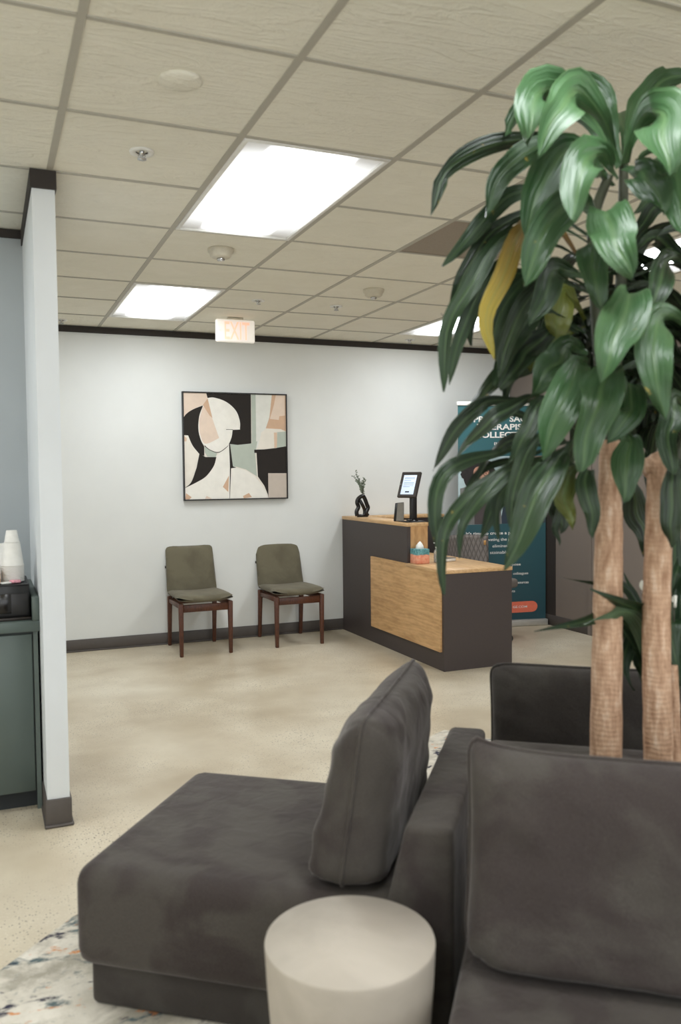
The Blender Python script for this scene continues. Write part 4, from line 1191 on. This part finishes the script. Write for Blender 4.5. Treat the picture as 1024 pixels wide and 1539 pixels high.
hl([(860, 520, 2.25), (800, 525, 2.25), (752, 562, 2.22), (712, 610, 2.2), (684, 640, 2.19)], 30, 'm', face=.85, twist=.5)
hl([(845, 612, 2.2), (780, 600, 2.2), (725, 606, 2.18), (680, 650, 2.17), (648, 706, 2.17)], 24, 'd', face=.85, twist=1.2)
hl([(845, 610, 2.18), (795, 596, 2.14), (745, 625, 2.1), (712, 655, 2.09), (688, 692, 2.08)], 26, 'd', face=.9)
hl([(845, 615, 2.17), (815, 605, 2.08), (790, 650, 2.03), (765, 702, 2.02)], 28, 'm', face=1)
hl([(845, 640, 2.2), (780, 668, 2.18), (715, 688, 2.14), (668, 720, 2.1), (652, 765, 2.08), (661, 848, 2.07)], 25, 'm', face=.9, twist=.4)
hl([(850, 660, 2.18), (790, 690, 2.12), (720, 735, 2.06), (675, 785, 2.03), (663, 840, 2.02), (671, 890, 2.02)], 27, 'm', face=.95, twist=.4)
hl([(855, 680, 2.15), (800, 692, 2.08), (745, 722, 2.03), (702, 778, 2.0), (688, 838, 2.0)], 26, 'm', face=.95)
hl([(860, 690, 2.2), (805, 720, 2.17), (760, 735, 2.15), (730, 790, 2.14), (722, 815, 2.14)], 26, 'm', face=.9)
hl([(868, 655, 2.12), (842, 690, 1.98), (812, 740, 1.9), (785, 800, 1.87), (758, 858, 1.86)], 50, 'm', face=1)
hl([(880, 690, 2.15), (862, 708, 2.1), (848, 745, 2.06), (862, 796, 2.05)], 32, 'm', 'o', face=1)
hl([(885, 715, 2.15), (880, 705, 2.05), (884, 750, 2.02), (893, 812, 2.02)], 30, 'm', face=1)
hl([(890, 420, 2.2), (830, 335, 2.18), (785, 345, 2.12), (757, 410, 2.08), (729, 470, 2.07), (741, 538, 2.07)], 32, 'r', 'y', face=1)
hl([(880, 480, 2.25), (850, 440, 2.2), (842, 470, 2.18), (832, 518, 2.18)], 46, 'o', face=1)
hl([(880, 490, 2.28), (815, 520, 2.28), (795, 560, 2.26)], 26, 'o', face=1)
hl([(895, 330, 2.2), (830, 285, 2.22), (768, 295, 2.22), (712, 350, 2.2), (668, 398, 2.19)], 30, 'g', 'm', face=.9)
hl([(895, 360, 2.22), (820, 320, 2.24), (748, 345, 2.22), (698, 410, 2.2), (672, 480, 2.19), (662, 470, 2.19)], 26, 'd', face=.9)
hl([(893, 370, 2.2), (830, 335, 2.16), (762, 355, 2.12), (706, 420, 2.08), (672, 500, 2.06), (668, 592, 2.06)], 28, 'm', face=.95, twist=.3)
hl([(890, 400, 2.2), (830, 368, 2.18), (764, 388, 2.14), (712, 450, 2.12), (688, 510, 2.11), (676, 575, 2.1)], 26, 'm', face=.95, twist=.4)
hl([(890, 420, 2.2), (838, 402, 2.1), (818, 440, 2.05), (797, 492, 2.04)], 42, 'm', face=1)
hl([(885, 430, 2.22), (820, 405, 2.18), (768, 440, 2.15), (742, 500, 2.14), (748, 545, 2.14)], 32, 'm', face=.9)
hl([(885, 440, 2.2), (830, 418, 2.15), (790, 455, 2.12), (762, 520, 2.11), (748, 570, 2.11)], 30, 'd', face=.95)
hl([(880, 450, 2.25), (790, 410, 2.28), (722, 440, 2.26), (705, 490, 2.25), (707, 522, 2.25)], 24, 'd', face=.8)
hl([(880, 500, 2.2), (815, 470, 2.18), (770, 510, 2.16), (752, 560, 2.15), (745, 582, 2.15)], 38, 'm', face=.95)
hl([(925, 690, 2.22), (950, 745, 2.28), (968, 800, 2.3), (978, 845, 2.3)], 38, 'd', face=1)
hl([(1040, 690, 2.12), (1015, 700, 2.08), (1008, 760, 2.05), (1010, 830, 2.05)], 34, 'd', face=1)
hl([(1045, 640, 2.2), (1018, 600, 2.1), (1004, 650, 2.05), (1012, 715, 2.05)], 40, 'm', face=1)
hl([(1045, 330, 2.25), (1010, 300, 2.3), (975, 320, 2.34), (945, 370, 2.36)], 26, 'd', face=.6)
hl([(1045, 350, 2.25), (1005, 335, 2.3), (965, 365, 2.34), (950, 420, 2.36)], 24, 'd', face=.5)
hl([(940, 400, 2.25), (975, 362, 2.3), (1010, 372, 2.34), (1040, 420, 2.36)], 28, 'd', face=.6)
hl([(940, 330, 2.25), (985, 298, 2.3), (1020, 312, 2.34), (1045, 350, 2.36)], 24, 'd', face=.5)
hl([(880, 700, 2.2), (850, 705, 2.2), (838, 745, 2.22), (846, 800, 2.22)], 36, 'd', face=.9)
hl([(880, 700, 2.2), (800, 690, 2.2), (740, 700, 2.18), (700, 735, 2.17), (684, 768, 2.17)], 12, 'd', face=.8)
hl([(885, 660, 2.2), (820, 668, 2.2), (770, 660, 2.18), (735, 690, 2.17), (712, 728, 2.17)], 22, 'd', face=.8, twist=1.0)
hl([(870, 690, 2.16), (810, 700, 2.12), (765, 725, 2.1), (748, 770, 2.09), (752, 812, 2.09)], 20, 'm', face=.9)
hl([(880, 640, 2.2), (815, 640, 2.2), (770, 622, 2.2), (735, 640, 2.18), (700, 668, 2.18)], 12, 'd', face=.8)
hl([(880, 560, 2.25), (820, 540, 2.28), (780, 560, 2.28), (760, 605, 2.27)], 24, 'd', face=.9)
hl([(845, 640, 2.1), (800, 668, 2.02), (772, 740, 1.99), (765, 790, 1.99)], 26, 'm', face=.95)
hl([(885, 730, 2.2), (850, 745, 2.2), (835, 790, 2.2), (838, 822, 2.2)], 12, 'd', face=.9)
# fill: leaves darkened in colour for the crown's inner shadow, all round the leafy stems, mostly on the far side and low in the crown
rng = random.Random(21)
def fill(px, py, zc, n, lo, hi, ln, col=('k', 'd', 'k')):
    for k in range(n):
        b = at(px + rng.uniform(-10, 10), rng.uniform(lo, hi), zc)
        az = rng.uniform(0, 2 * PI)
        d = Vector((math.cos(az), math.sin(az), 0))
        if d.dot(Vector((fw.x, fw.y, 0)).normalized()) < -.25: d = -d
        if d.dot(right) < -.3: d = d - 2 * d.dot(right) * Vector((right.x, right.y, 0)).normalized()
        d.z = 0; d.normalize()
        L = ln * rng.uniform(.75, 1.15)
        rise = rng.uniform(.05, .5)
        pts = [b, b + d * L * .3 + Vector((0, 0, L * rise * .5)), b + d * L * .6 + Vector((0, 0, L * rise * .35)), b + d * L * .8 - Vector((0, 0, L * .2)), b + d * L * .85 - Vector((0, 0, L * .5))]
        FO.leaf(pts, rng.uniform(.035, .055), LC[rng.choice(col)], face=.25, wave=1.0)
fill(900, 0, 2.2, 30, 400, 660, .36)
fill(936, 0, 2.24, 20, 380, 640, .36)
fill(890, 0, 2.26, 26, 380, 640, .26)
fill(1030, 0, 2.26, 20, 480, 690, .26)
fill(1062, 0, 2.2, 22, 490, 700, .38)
fo = FO.build('foliage', M['leaf'], tp)

# peace lily growing beneath the canes
base_keep = base_off
LP = W_(.265, 2.395)
tl = thing('peace_lily', 'dark green peace lily with white blooms low around the bare canes', 'plant', (LP.x, LP.y, RUG + .475))
base_off = Vector((LP.x, LP.y, RUG + .475))
FO = Foliage()
LC.update({'p': srgb(20, 42, 24), 'q': srgb(30, 52, 30), 's': srgb(84, 104, 78)})
b0 = (1000, 1180, 2.3)
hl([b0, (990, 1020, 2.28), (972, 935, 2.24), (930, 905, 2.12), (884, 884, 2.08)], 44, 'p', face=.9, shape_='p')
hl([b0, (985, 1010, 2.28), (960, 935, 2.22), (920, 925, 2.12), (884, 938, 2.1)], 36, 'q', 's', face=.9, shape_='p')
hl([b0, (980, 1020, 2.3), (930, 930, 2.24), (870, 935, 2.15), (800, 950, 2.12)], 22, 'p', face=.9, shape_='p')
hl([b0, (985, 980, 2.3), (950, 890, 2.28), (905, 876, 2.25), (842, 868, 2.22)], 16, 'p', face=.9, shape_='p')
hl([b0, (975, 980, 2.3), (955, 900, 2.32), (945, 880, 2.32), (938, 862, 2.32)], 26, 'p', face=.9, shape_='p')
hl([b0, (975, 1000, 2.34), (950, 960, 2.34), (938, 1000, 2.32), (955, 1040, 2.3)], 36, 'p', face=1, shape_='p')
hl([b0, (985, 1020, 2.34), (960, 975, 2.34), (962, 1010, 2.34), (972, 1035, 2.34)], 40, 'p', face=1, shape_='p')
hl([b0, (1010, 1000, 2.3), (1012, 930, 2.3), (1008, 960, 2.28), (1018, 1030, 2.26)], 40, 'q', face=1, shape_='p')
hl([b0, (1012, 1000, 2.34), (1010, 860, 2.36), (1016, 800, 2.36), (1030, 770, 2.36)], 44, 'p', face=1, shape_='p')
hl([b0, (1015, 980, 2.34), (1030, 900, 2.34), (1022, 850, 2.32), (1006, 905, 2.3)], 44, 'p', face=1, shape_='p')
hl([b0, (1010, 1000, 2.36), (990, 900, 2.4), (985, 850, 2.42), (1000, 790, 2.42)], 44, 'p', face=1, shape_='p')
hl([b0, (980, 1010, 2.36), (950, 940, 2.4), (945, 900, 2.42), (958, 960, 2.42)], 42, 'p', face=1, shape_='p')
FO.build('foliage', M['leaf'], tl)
for (px, py, zc, s_) in ((966, 880, 2.3, .45), (1013, 901, 2.3, .3)):
    p = at(px, py, zc) - base_off
    m = MB()
    m.tube(catmull([Vector((0, 0, 0)), p * .6 + Vector((.01, 0, .03)), p - Vector((0, 0, .02))], 5), .003, 6, mi=1)
    r_ = right; 
    pl_ = [p + r_ * (x * s_) + Vector((0, 0, z * s_)) - fw * (y * s_) for x, z, y in ((0, -.03, 0), (.02, -.015, .008), (.026, .008, .012), (.012, .026, .006), (-.004, .034, 0), (-.018, .02, .006), (-.024, .0, .012), (-.016, -.02, .008))]
    cpt = p - fw * (-.006)
    for a, b in zip(pl_, pl_[1:] + pl_[:1]): m.poly([cpt, a, b])
    m.tube([p - Vector((0, 0, .02)) - fw * .008, p + Vector((0, 0, .012)) - fw * .012], .004, 8)
    m.build('flower', [M['flower'], M['stem']], tl)

# ------------------------------------------------------------------ world and colour
w = bpy.data.worlds.new('room ambience'); bpy.context.scene.world = w; w.use_nodes = True
w.node_tree.nodes['Background'].inputs[0].default_value = (.92, .965, 1, 1)
w.node_tree.nodes['Background'].inputs[1].default_value = 2.45
sc = bpy.context.scene
sc.view_settings.view_transform = 'Standard'
sc.view_settings.exposure = 0.0
sc.cycles.use_denoising = True
sc.cycles.max_bounces = 8
sc.cycles.diffuse_bounces = 5
sc.cycles.sample_clamp_indirect = 6
